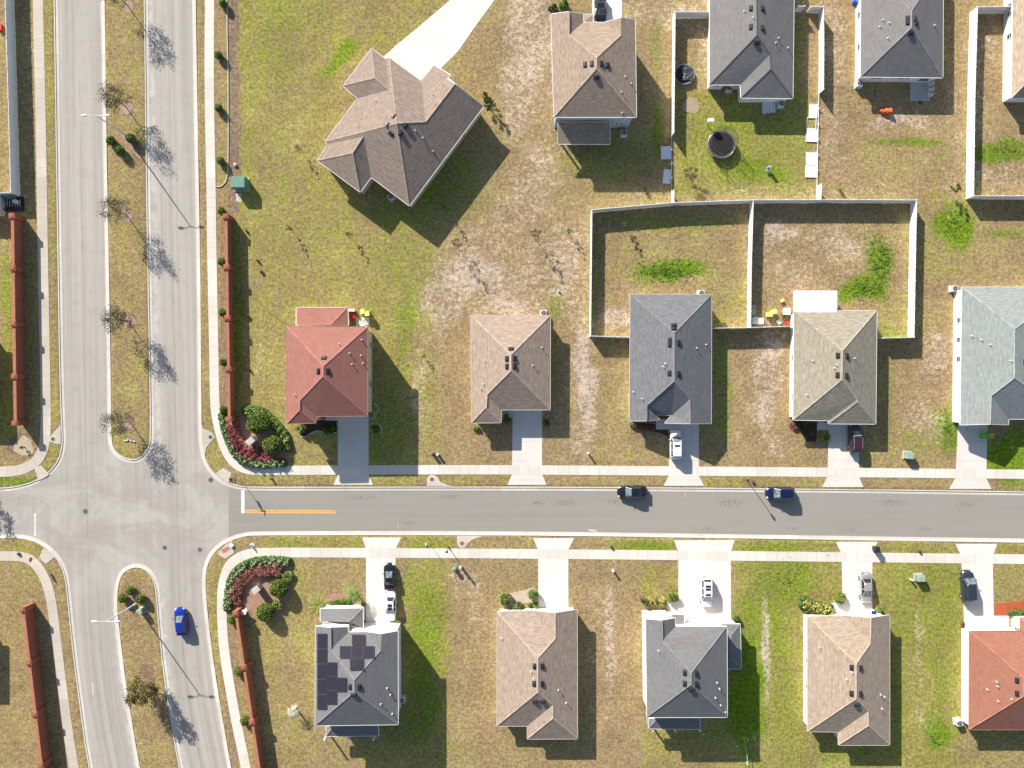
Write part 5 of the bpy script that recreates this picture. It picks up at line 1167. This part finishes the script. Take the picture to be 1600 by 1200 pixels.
c=make_car('suv','navy car parked at the street kerb, right of the two there',CNAVY,1216.5,769.5,181,L=4.4,Wd=1.95); c.location.z=BOT
make_car('sedan','black car with dark glossy roof, nearest the street in the solar-panelled house driveway',CBLACK,609.5,899,91,L=4.15,Wd=1.75)
make_car('sedan','white car with a dark glass roof, nearest the garage of the solar-panelled house',CWHITE,611.5,945,-91,L=4.6,Wd=1.75,roofglass=[(-.55,-.1),(-.05,.4)])
make_car('suv','white car on the wide driveway, its roof with two dark glass panels',CWHITE,1102,923,-90,L=4.7,Wd=1.85,roofglass=[(-1.3,-.95),(-.85,-.5),(.0,.32)])
make_car('sedan','silver beige car in the driveway of the sandy tan-roofed house',CSILV,1350,917,-88,L=4.7,Wd=1.85)
make_car('suv','dark navy car in the driveway of the brick red-roofed house, at the far right',CGREY,1508,914,93,L=4.9,Wd=2.0)
# ---------------- street furniture ----------------
def streetlamp(px,py,label):
    o=empty('street_lamp',W(px,py,0)); tag(o,label,'street lamp','tall twin-headed street lamps'); h=8.0
    m=MB(); m.tube((0,0,-.05),(0,0,.5),.2,.18,12); m.tube((0,0,.5),(0,0,h),.12,.07,10); m.build('pole',LAMPW,o)
    for s in(-1,1):
        m=MB(); m.tube((0,0,h-.1),(s*.8,0,h+.05),.045,.04,8); m.tube((s*.8,0,h+.05),(s*1.25,0,h+.07),.04,.035,8); m.build('arm',LAMPW,o)
        m=MB(); m.ell((s*1.65,0,h+.06),(.5,.2,.09),12,6); hd=m.build('lamp_head',FRONT_WHITE,o,smooth=True); m=MB(); m.ell((s*1.7,0,h-.01),(.28,.13,.05),10,5); m.build('lens',GLASS,hd)
streetlamp(197,211,'tall twin-headed street lamp on the upper median'); streetlamp(211.7,944,'tall twin-headed street lamp on the lower median')
BRONZE=paint('dark_bronze',(.05,.055,.05),.5,.4,.1); LG=paint('sign_green',(.05,.25,.12),.4,.4)
def postlamp(px,py,h,label,ang):
    o=empty('post_lamp',W(px,py,0),ang); tag(o,label,'street lamp','short dark post lamps along the street')
    m=MB(); m.tube((0,0,-.05),(0,0,.35),.13,.11,10); m.tube((0,0,.35),(0,0,h-.15),.06,.05,8); m.build('pole',BRONZE,o)
    m=MB(); m.tube((0,0,h-.2),(0,0,h+.15),.13,.2,8); m.tube((0,0,h+.15),(0,0,h+.4),.22,.05,8); m.build('lantern',BRONZE,o)
postlamp(701,855,3.0,'short dark post lamp on the south verge, left of the curved inlet pad',0); postlamp(1166.5,749,3.2,'short dark post lamp on the north verge between the two kerbside cars',0)
SRED=paint('sign_red',(.50,.03,.03),.4,.4)
def letters(parent,txt,size,loc,rot,mat,name='lettering'):
    cu=bpy.data.curves.new(name,'FONT'); cu.body=txt; cu.size=size; cu.align_x='CENTER'; cu.align_y='CENTER'; cu.extrude=.004
    ob=bpy.data.objects.new(name,cu); COL.objects.link(ob); dg=bpy.context.evaluated_depsgraph_get(); me=bpy.data.meshes.new_from_object(ob.evaluated_get(dg)); bpy.data.objects.remove(ob)
    me.materials.clear(); me.materials.append(mat); o=bpy.data.objects.new(name,me); COL.objects.link(o); o.location=loc; o.rotation_euler=rot; o.parent=parent; return o
def stopsign(px,py,face,label,hh=2.3,street=False):
    """face: heading in radians of the sign's front normal"""
    o=empty('stop_sign',W(px,py,0),face); tag(o,label,'stop sign','stop signs at the junction'); m=MB(); m.box((0,0,hh/2),(.05,.07,hh+ (.5 if street else 0))); m.build('post',METAL,o)
    R=.38; m=MB(); P=[(R*math.cos(math.pi/8+i*math.pi/4),R*math.sin(math.pi/8+i*math.pi/4)) for i in range(8)]
    for x,rev in((.062,0),(.045,1)):
        q=[(x,a,hh-.35+b) for a,b in P]; m.face(q[::-1] if rev else q)
    for i in range(8):
        a,b=P[i],P[(i+1)%8]; m.face([(.045,a[0],hh-.35+a[1]),(.045,b[0],hh-.35+b[1]),(.062,b[0],hh-.35+b[1]),(.062,a[0],hh-.35+a[1])])
    pl=m.build('sign_plate',SRED,o); letters(pl,'STOP',.27,(.066,0,hh-.35),(math.pi/2,0,math.pi/2),WHITE)
    if street:
        for k,a in enumerate((0,math.pi/2)):
            m=MB(); m.box((0,0,hh+.16+.2*k),(.8,.012,.16),rz=a); m.build('street_name_plate',LG,o)
stopsign(375.5,748,0.0,'stop sign with street name plates beside the white stop bar',2.6,True)
stopsign(61,870,math.pi,'stop sign on the lower left pavement corner, its shadow crossing the path',2.2)
o=empty('sign_post',W(671,849,0)); tag(o,'thin sign post with a small plate left of the south verge post lamp','sign'); m=MB(); m.box((0,0,1.0),(.05,.05,2.0)); m.build('post',METAL,o); m=MB(); m.box((0,0,1.75),(.03,.42,.5),rz=.7); m.build('sign_plate',METAL,o)
def hydrant(px,py,lab,pad_=True):
    o=empty('hydrant',W(px,py,0)); tag(o,lab,'hydrant'); m=MB()
    if pad_: m.tube((0,0,-.02),(0,0,.04),.36,n=16); m.build('base_pad',FRONT_WHITE,o); m=MB()
    m.tube((0,0,.03),(0,0,.6),.1,n=10); m.ell((0,0,.62),(.11,.11,.1),10,5); m.tube((-.2,0,.42),(.2,0,.42),.06,n=8); m.build('barrel',BRONZE,o)
hydrant(394,852,'dark hydrant on a round white pad, on the verge by the lower corner bed')
def valve(px,py,r,h,lab,mat=None,name='utility_marker',cat='utility post'):
    o=empty(name,W(px,py,0)); tag(o,lab,cat,'small utility posts in the lawns'); m=MB(); m.tube((0,0,-.02),(0,0,h),r,r*.9,12); m.build('post',mat or GREENBOX,o); m=MB(); m.ell((0,0,h),(r*1.08,r*1.08,r*.6),12,6); m.build('cap',mat or GREENBOX,o)
UC=paint('pale_cap',(.55,.58,.55),.5,.4)
valve(711,888,.34,.8,'dark green rounded utility pedestal below the south pavement'); valve(720.5,885,.22,1.0,'white capped utility pedestal next to the dark green one',UC)
valve(677,709,.25,.75,'dark pedestal with pale cap left of the pair above the north pavement',BRONZE); valve(684.5,710,.22,.7,'pale pedestal, right one of the pair above the north pavement',UC)
valve(918.5,708,.17,.9,'slim pedestal with a pale cap above the north pavement, between two driveways',UC); valve(957.5,891,.2,.8,'slim pale pedestal below the south pavement, left of the wide driveway',UC); valve(1422,905,.16,.7,'tiny pale pedestal left of the green box below the south pavement',UC)
valve(666,850.5,.14,.25,'small white valve cap on the south verge',FRONT_WHITE); valve(955,854,.2,.3,'dark meter box cap on the south verge, left of the wide driveway',BRONZE); valve(872.5,455,.14,.2,'small white valve cap in the lawn above the pale brown-roofed house',FRONT_WHITE); valve(1175.5,752,.2,.3,'small dark meter box cap by the post lamp on the north verge',BRONZE)
valve(1436,861,.2,.3,'dark meter box cap on the south verge near the right',BRONZE); valve(363,853,.3,.12,'round white utility cap beside the red tactile ramp',FRONT_WHITE); valve(425,748,.15,.5,'thin dark stub post in the north verge near the stop sign',BRONZE); valve(368,258,.3,.15,'round grey valve lid above the large green utility box',STONE); valve(30,865,.25,.2,'dark valve lid on the lower left pavement',IRON); valve(360,748,.2,.15,'dark meter lid beside the upper right kerb ramp',IRON)
PALEG=paint('utility_pale_green',(.22,.28,.22),.6,.3,.15); PALEL=paint('utility_pale_green_lid',(.30,.37,.29),.6,.3,.12)
def transformer(px,py,w_,d_,h,lab,ang=0,pale=False):
    gm=PALEG if pale else GREENBOX; gl_=PALEL if pale else paint('utility_green_lid',(.15,.27,.21),.5,.4,.1)
    o=empty('transformer_box',W(px,py,0),ang); tag(o,lab,'utility box','green utility boxes'); m=MB(); m.box((0,0,.05),(w_+.3,d_+.3,.12)); m.build('base_pad',STONE,o)
    m=MB(); m.box((0,0,h/2+.1),(w_,d_,h)); m.build('cabinet',gm,o); m=MB(); m.box((0,-.05,h+.15),(w_+.06,d_*.9,.1),taper=.94); m.build('lid',gl_,o)
    m=MB(); m.box((0,-d_/2-.02,h*.5),(.02,.03,h*.7)); m.build('door_seam',BRONZE,o)
transformer(378,289,2.1,1.8,1.5,'large green utility box right of the boulevard pavement, above the long brick wall')
slab('box_pad',[(368,302),(378,301),(378,315),(370,316)],.03,STONE)
transformer(1417,711,1.1,1.0,.9,'small green utility box on the lawn right of the maroon car',-.1,pale=True); transformer(1434,901.5,1.1,.9,.9,'small green utility box on the lawn right of the silver car',.05,pale=True)
transformer(223,953,.8,.8,.9,'small grey-green box on the lower median beside the street lamp',.3,pale=True)
def ac(px,py,ang,lab):
    o=empty('air_conditioner',W(px,py,0),ang); tag(o,lab,'air conditioner','air conditioning units beside the houses'); m=MB(); m.box((0,0,.04),(1.15,1.15,.1)); m.build('base_pad',STONE,o)
    m=MB(); m.box((0,0,.5),(.86,.86,.84)); m.build('housing',paint('ac_housing',(.58,.58,.57),.5,.4,.06),o); m=MB(); m.tube((0,0,.925),(0,0,.94),.36,n=18); f=m.build('fan_opening',BLACK,o); m=MB()
    for k in range(3): m.box((math.cos(k*2.094)*.16,math.sin(k*2.094)*.16,.955),(.32,.12,.012),rz=k*2.094)
    m.tube((0,0,.94),(0,0,.975),.08,n=10); m.build('fan_blade',METAL,f)
for a in [(612,309,.65,'air conditioner at the back of the large angled house'),(974,210,0,'air conditioner beside the back porch of the two-storey tan-roofed house'),(1137,141,0,'air conditioner in the nook of the charcoal-roofed house'),(1218,165,0,'air conditioner next to the stacked panels behind the charcoal-roofed house'),(1339.5,134,0,'air conditioner at the left back corner of the grey hip-roofed house'),
          (849,490,0,'air conditioner at the upper right corner of the pale brown-roofed house'),(1094,459,0,'air conditioner at the upper right corner of the slate-roofed house'),(1487,452,0,'air conditioner at the upper left corner of the grey-green-roofed house'),(629,1091,0,'air conditioner at the right wall of the solar-panelled house'),(1494,1126,.2,'air conditioner at the left wall of the brick red-roofed house')]: ac(*a)
def bin_(px,py,lidc,lab,ang=0,h=1.05,body=None):
    o=empty('wheelie_bin',W(px,py,0),ang); tag(o,lab,'trash bin','wheelie bins'); m=MB(); m.box((0,0,h/2),(.68,.66,h),taper=1.0); m.build('body',body or lidc,o); m=MB(); m.box((0,0,h+.03),(.76,.78,.08),taper=.95); m.build('lid',lidc,o)
    m=MB(); m.tube((-.3,-.33,.1),(.3,-.33,.1),.1,n=10); m.build('wheel',RUBBER,o)
YL=paint('bin_lime',(.62,.68,.16),.5,.4,.05); YY=paint('bin_yellow',(.66,.62,.24),.5,.4,.05); GN=paint('bin_green',(.12,.48,.06),.5,.4,.05); OR=paint('bin_orange',(.62,.38,.07),.5,.4,.05); BBODY=paint('bin_body_dark',(.04,.06,.05),.6,.3,.1); NAVYB=paint('bin_navy',(.02,.025,.12),.4,.4)
bin_(568.5,488,YL,'left of the two lime-lidded bins behind the red-roofed house',.1,1.1); bin_(575.5,491,YL,'right of the two lime-lidded bins behind the red-roofed house',.1,1.1)
bin_(1534,680,GN,'green bin at the front of the grey-green-roofed house'); bin_(1542,680,OR,'orange bin at the front of the grey-green-roofed house')
bin_(877,1147,OR,'orange bin behind the rosy tan-roofed house'); bin_(885,1147,GN,'green bin behind the rosy tan-roofed house'); bin_(1536,1133,OR,'yellow bin behind the brick red-roofed house',.3); bin_(1545,1133,BLACK,'black bin behind the brick red-roofed house')
bin_(1199.5,492,YL,'lime-lidded bin by the fence corner left of the flat white patio roof',.1,1.1); bin_(1206.5,488,YY,'pale yellow-lidded bin by the fence corner left of the flat white patio roof',.1,1.1)
bin_(1366,856,BLACK,'black bin standing at the kerb beside the silver car driveway',.05); bin_(1360,955,NAVYB,'dark blue bin between the silver car and the garage',.05,body=FRONT_WHITE)
# trampolines
MAT_T=paint('trampoline_mat',(.035,.03,.03),.8,.2,.15); PADM=paint('trampoline_pad',(.10,.11,.11),.6,.3,.1)
def netmat():
    if 'net' in _mc: return _mc['net']
    b=NB('safety_net'); U=b.uv(); sp=b.n('ShaderNodeSeparateXYZ'); b.l(U,sp.inputs[0]); 
    b.out((.03,.035,.03),.9,.1); b.b.inputs['Alpha'].default_value=.20; _mc['net']=b.m; return b.m
def trampoline(px,py,r,zm,net,label,clutter=False):
    o=empty('trampoline',W(px,py,0)); tag(o,label,'trampoline'); n=28
    m=MB(); m.tube((0,0,zm),(0,0,zm+.015),r*.86,n=n); m.build('jump_mat',MAT_T,o)
    m=MB()
    for i in range(n):
        a,b=6.2832*i/n,6.2832*(i+1)/n; A=Vector((math.cos(a),math.sin(a),0));B_=Vector((math.cos(b),math.sin(b),0)); z=Vector((0,0,zm+.03))
        m.face([A*r*.86+z,A*r+z,B_*r+z,B_*r*.86+z])
    m.build('edge_pad',PADM,o); m=MB()
    for i in range(n):
        a,b=6.2832*i/n,6.2832*(i+1)/n; m.tube((math.cos(a)*r*1.02,math.sin(a)*r*1.02,zm),(math.cos(b)*r*1.02,math.sin(b)*r*1.02,zm),.045,n=6,cap=False)
    m.build('ring',METAL,o)
    for i in range(6):
        a=i*1.0472+.3; x,y=math.cos(a)*r,math.sin(a)*r; m=MB(); m.tube((x,y,0),(x,y,zm),.035,n=6); m.build('leg',METAL,o)
        if net: m=MB(); m.tube((x*1.04,y*1.04,.3),(x*1.02,y*1.02,zm+net),.035,n=6); m.build('net_pole',BRONZE,o)
    if net:
        m=MB()
        for i in range(n):
            a,b=6.2832*i/n,6.2832*(i+1)/n; A=Vector((math.cos(a)*r,math.sin(a)*r,zm));B_=Vector((math.cos(b)*r,math.sin(b)*r,zm)); m.face([A,B_,B_+Vector((0,0,net)),A+Vector((0,0,net))],[(i,0),(i+1,0),(i+1,1),(i,1)])
        m.build('safety_net',netmat(),o); m=MB()
        for i in range(n):
            a,b=6.2832*i/n,6.2832*(i+1)/n; m.tube((math.cos(a)*r,math.sin(a)*r,zm+net),(math.cos(b)*r,math.sin(b)*r,zm+net),.03,n=5,cap=False)
        m.build('net_ring',BRONZE,o)
trampoline(1125,228,2.1,.85,1.7,'large black trampoline with safety net in the sun of the fenced yard')
trampoline(1068,118,1.55,.45,0,'smaller black trampoline beside the left fence, a torn cover lying on it')
o=empty('torn_cover',W(1072,118,0)); tag(o,'crumpled dark cover with a silvery fold lying on the smaller trampoline','cover'); m=MB(); P=[[Vector((-.8+1.7*i/7,-1.0+2*j/7,.55+.16*random.random())) for j in range(8)] for i in range(8)]
for i in range(7):
    for j in range(7): m.face([P[i][j],P[i+1][j],P[i+1][j+1],P[i][j+1]])
m.build('cloth',paint('tarp_dark',(.05,.055,.065),.45,.5,.2),o)
# basketball-type stand and other yard things
o=empty('table_on_post',W(1106,196,0)); tag(o,'small white basketball backboard above the large trampoline','backboard'); m=MB(); m.tube((0,0,0),(0,0,1.9),.05,n=6); m.build('post',BRONZE,o); m=MB(); m.box((-.1,.05,2.0),(.9,.5,.5)); m.build('board',WHITE,o)
o=empty('swing_seat',W(1198,266,0)); tag(o,'small blue and white lawn chair with a long shadow in the green patch','chair'); m=MB(); m.box((0,0,.42),(.55,.5,.06)); m.build('seat',paint('chair_blue',(.15,.35,.55),.5,.4),o); m=MB(); m.box((.1,.28,.85),(.55,.06,.8)); m.build('backrest',WHITE,o)
for x in(-.22,.22):
    for y in(-.2,.2): m=MB(); m.tube((x,y,0),(x,y,.42),.025,n=5); m.build('leg',METAL,o)
o=empty('stacked_panels',W(1201,167,0),.05); tag(o,'pale blue-white stack of loose boards behind the charcoal-roofed house','board stack')
for i in range(9): m=MB(); m.box((-.95+.23*i,random.uniform(-.15,.15),.12+.03*(i%3)),(.19,random.uniform(1.9,2.2),.05),rz=random.uniform(-.06,.06)); m.build('board',WHITE,o)
o=empty('traffic_cone',W(1382,175,0)); tag(o,'bright orange crumpled toy tunnel lying on the lawn below the grey hip-roofed house','toy'); m=MB(); M=Matrix.Rotation(math.radians(15),3,'Z')
ORG=paint('bright_orange',(.75,.13,.03),.6,.3,.15)
for i in range(6):
    a=-.85+i*.27; r0_=.12+.075*i; m.tube((a,-a*.0+.1*math.sin(i*2),.3),(a+.27,.1*math.sin(i*2+2),.3),r0_+random.uniform(-.03,.05),r0_+.08,n=10,cap=True)
o['category']='toy'; o.name='orange_toy'; m.build('fabric',ORG,o)
for x,y in((.78,.35),(.8,-.3),(.5,.45)): m=MB(); m.ell((x,y,.25),(.22,.16,.2),8,5); m.build('flap',ORG,o)
o=empty('blue_barrel',W(1335,5,0)); tag(o,'bright blue barrel at the left wall of the grey hip-roofed house','barrel'); m=MB(); m.tube((0,0,0),(0,0,1.0),.42,.42,14); m.build('drum',paint('barrel_blue',(.02,.12,.6),.4,.4),o); m=MB(); m.tube((0,0,1.0),(0,0,1.03),.40,n=14); m.build('lid',paint('barrel_blue2',(.03,.16,.7),.4,.4),o)
# patio furniture
def chair(px,py,a,lab,mat=None):
    o=empty('patio_chair',W(px,py,0),a); tag(o,lab,'chair','patio chairs'); mt=mat or FRONT_WHITE
    m=MB(); m.box((0,0,.45),(.55,.55,.06)); m.build('seat',mt,o); m=MB(); m.box((0,.28,.75),(.55,.05,.55)); m.build('backrest',mt,o)
    for x in(-.23,.23):
        for y in(-.23,.23): m=MB(); m.box((x,y,.22),(.05,.05,.44)); m.build('leg',mt,o)
chair(1451,133,-1.6,'upper pale chair at the right edge of the small square patio'); chair(1451,142,-1.6,'middle pale chair at the right edge of the small square patio'); chair(1450,150,-1.8,'lower pale chair at the right edge of the small square patio')
o=empty('kettle_grill',W(1434,163,0)); tag(o,'small dark grill on the shaded lawn below the square patio','grill'); m=MB(); m.ell((0,0,.7),(.3,.3,.25),12,7); m.build('bowl',BLACK,o)
for k in range(3): m=MB(); m.tube((.3*math.cos(k*2.09),.3*math.sin(k*2.09),0),(.1*math.cos(k*2.09),.1*math.sin(k*2.09),.55),.02,n=5); m.build('leg',METAL,o)
TEALT=paint('teal_towel',(.08,.48,.45),.8,.2,.15)
for px,py,lab in ((1576,126,'teal towel hung on the upper rail of the right edge porch'),(1573,152,'teal towel hung low on the right edge porch')):
    o=empty('towel',W(px,py,0),.4); tag(o,lab,'towel','teal towels'); m=MB()
    for i in range(5): m.box((-.4+i*.2,.05*math.sin(i*1.7),1.08-.03*abs(i-2)),(.21,.32,.05),rz=.1*i)
    m.build('cloth',TEALT,o)
# clutter by the fence corner and top left corner
def crate(px,py,s,mat,lab,name='storage_box',cat='box',h=.6,a=0,z=0):
    o=empty(name,W(px,py,0)+Vector((0,0,z)),a); tag(o,lab,cat); m=MB(); m.box((0,0,h/2),(s[0],s[1],h),taper=.96); m.build('body',mat,o); m=MB(); m.box((0,0,h+.03),(s[0]+.06,s[1]+.06,.06)); m.build('lid',mat,o)
crate(1228,487,(.95,1.0),FRONT_WHITE,'white storage box against the patio room wall'); crate(1176,485,(.65,1.5),STONE,'grey bench-like box in the shade of the dividing fence run'); crate(1178,501,(.8,1.0),FRONT_WHITE,'white box at the bottom end of the dividing fence run'); crate(1187,502,(.7,.9),FRONT_WHITE,'white box right of the one in the fence corner')
crate(1216,503,(.5,.6),FRONT_WHITE,'small white box by the fence below the two lime and yellow bins',a=.5,h=.4); crate(1228,504.5,(.7,.5),SRED,'small red toy box beside the patio room wall',h=.35); crate(1221,470,(.6,.4),YY,'small yellow toy left of the patio room',h=.3,a=.6,cat='toy',name='toy')
cloudbush(1224,496,.6,.4,'low green plant between the white storage box and the red toy box',[LEAF_G],k=3,n=60)
SHB=paint('bed_stone',(.5,.46,.42),.8,.2)
crate(551.5,493,(.85,1.1),SRED,'red cushioned garden bench at the back right of the red-roofed house',name='garden_bench',cat='bench',h=.45); crate(550,485.5,(1.1,.35),FRONT_WHITE,'white shelf above the red cushioned seat',h=.8)
m=MB()
for _ in range(260):
    p=W(random.uniform(556,577),random.uniform(496,510),0); 
    if random.random()<.8: m.ell((p.x,p.y,.05),(random.uniform(.06,.16),random.uniform(.06,.14),.08),5,3)
tag(m.build('white_stones',FRONT_WHITE),'scatter of white stones at the back right corner of the red-roofed house','stones',kind='stuff')
o=empty('equipment',W(21,318,0)); tag(o,'dark pump equipment cluster beside the top left fence corner','equipment'); m=MB(); m.box((-.3,.9,.5),(1.9,.5,1.0)); m.build('cabinet',GREENBOX,o); m=MB(); m.ell((.9,.1,.9),(.42,.32,.3),12,7); m.tube((.9,.1,0),(.9,.1,.9),.3,n=12); m.build('tank',LAMPW,o); m=MB()
for i in range(7): m.tube((-1.2+i*.4,-.5,.2),(-.9+i*.4,.5+.3*math.sin(i),.7),.07,n=6)
m.box((-1.1,-.4,.4),(.3,.9,.7)); m.build('pipework',METAL,o); m=MB(); m.box((.2,-.1,.12),(3.0,2.2,.2)); m.build('base_pad',BLACK,o)
crate(2,44,(.6,.9),SRED,'small red object at the left edge of the photo behind the corner fence',h=.4,cat='toy',name='toy'); # football goal frame bottom right
o=empty('goal_frame',W(1163,1160,0)); tag(o,'thin pale green goal frame standing at the bottom beside the dark shadow','goal'); GG=paint('goal_green',(.45,.60,.35),.5,.3)
Q=[W(1161,1153,0)-W(1163,1160,0),W(1166,1191,0)-W(1163,1160,0)]
m=MB(); m.tube(Q[0],Q[0]+Vector((0,0,.9)),.05,n=6); m.tube(Q[1],Q[1]+Vector((0,0,.9)),.05,n=6); m.build('post',GG,o); m=MB(); m.tube(Q[0]+Vector((0,0,.9)),Q[1]+Vector((0,0,.9)),.05,n=6); m.tube(Q[0]+Vector((-.1,0,.05)),Q[0]+Vector((.7,.05,.05)),.05,n=6); m.tube(Q[1]+Vector((-.1,0,.05)),Q[1]+Vector((.9,.3,.05)),.05,n=6); m.build('bar',GG,o)
for px,py,lab in ((1168,1155,'yellow ball right of the goal frame top'),(1152,1166,'white ball left of the goal frame')):
    o=empty('ball',W(px,py,0)); tag(o,lab,'ball'); m=MB(); m.ell((0,0,.14),(.14,.14,.14),10,6); m.build('ball_skin',YY if px>1160 else FRONT_WHITE,o,smooth=True)
offhouse(-170,975,-38,1065,2.6,(TAN,TANC),'house just outside the left edge in the lower left, seen only by its shadow')
offhouse(-170,505,-33,650,2.6,(TAN,TANC),'house just outside the left edge beside the brick wall, seen only by its shadow')
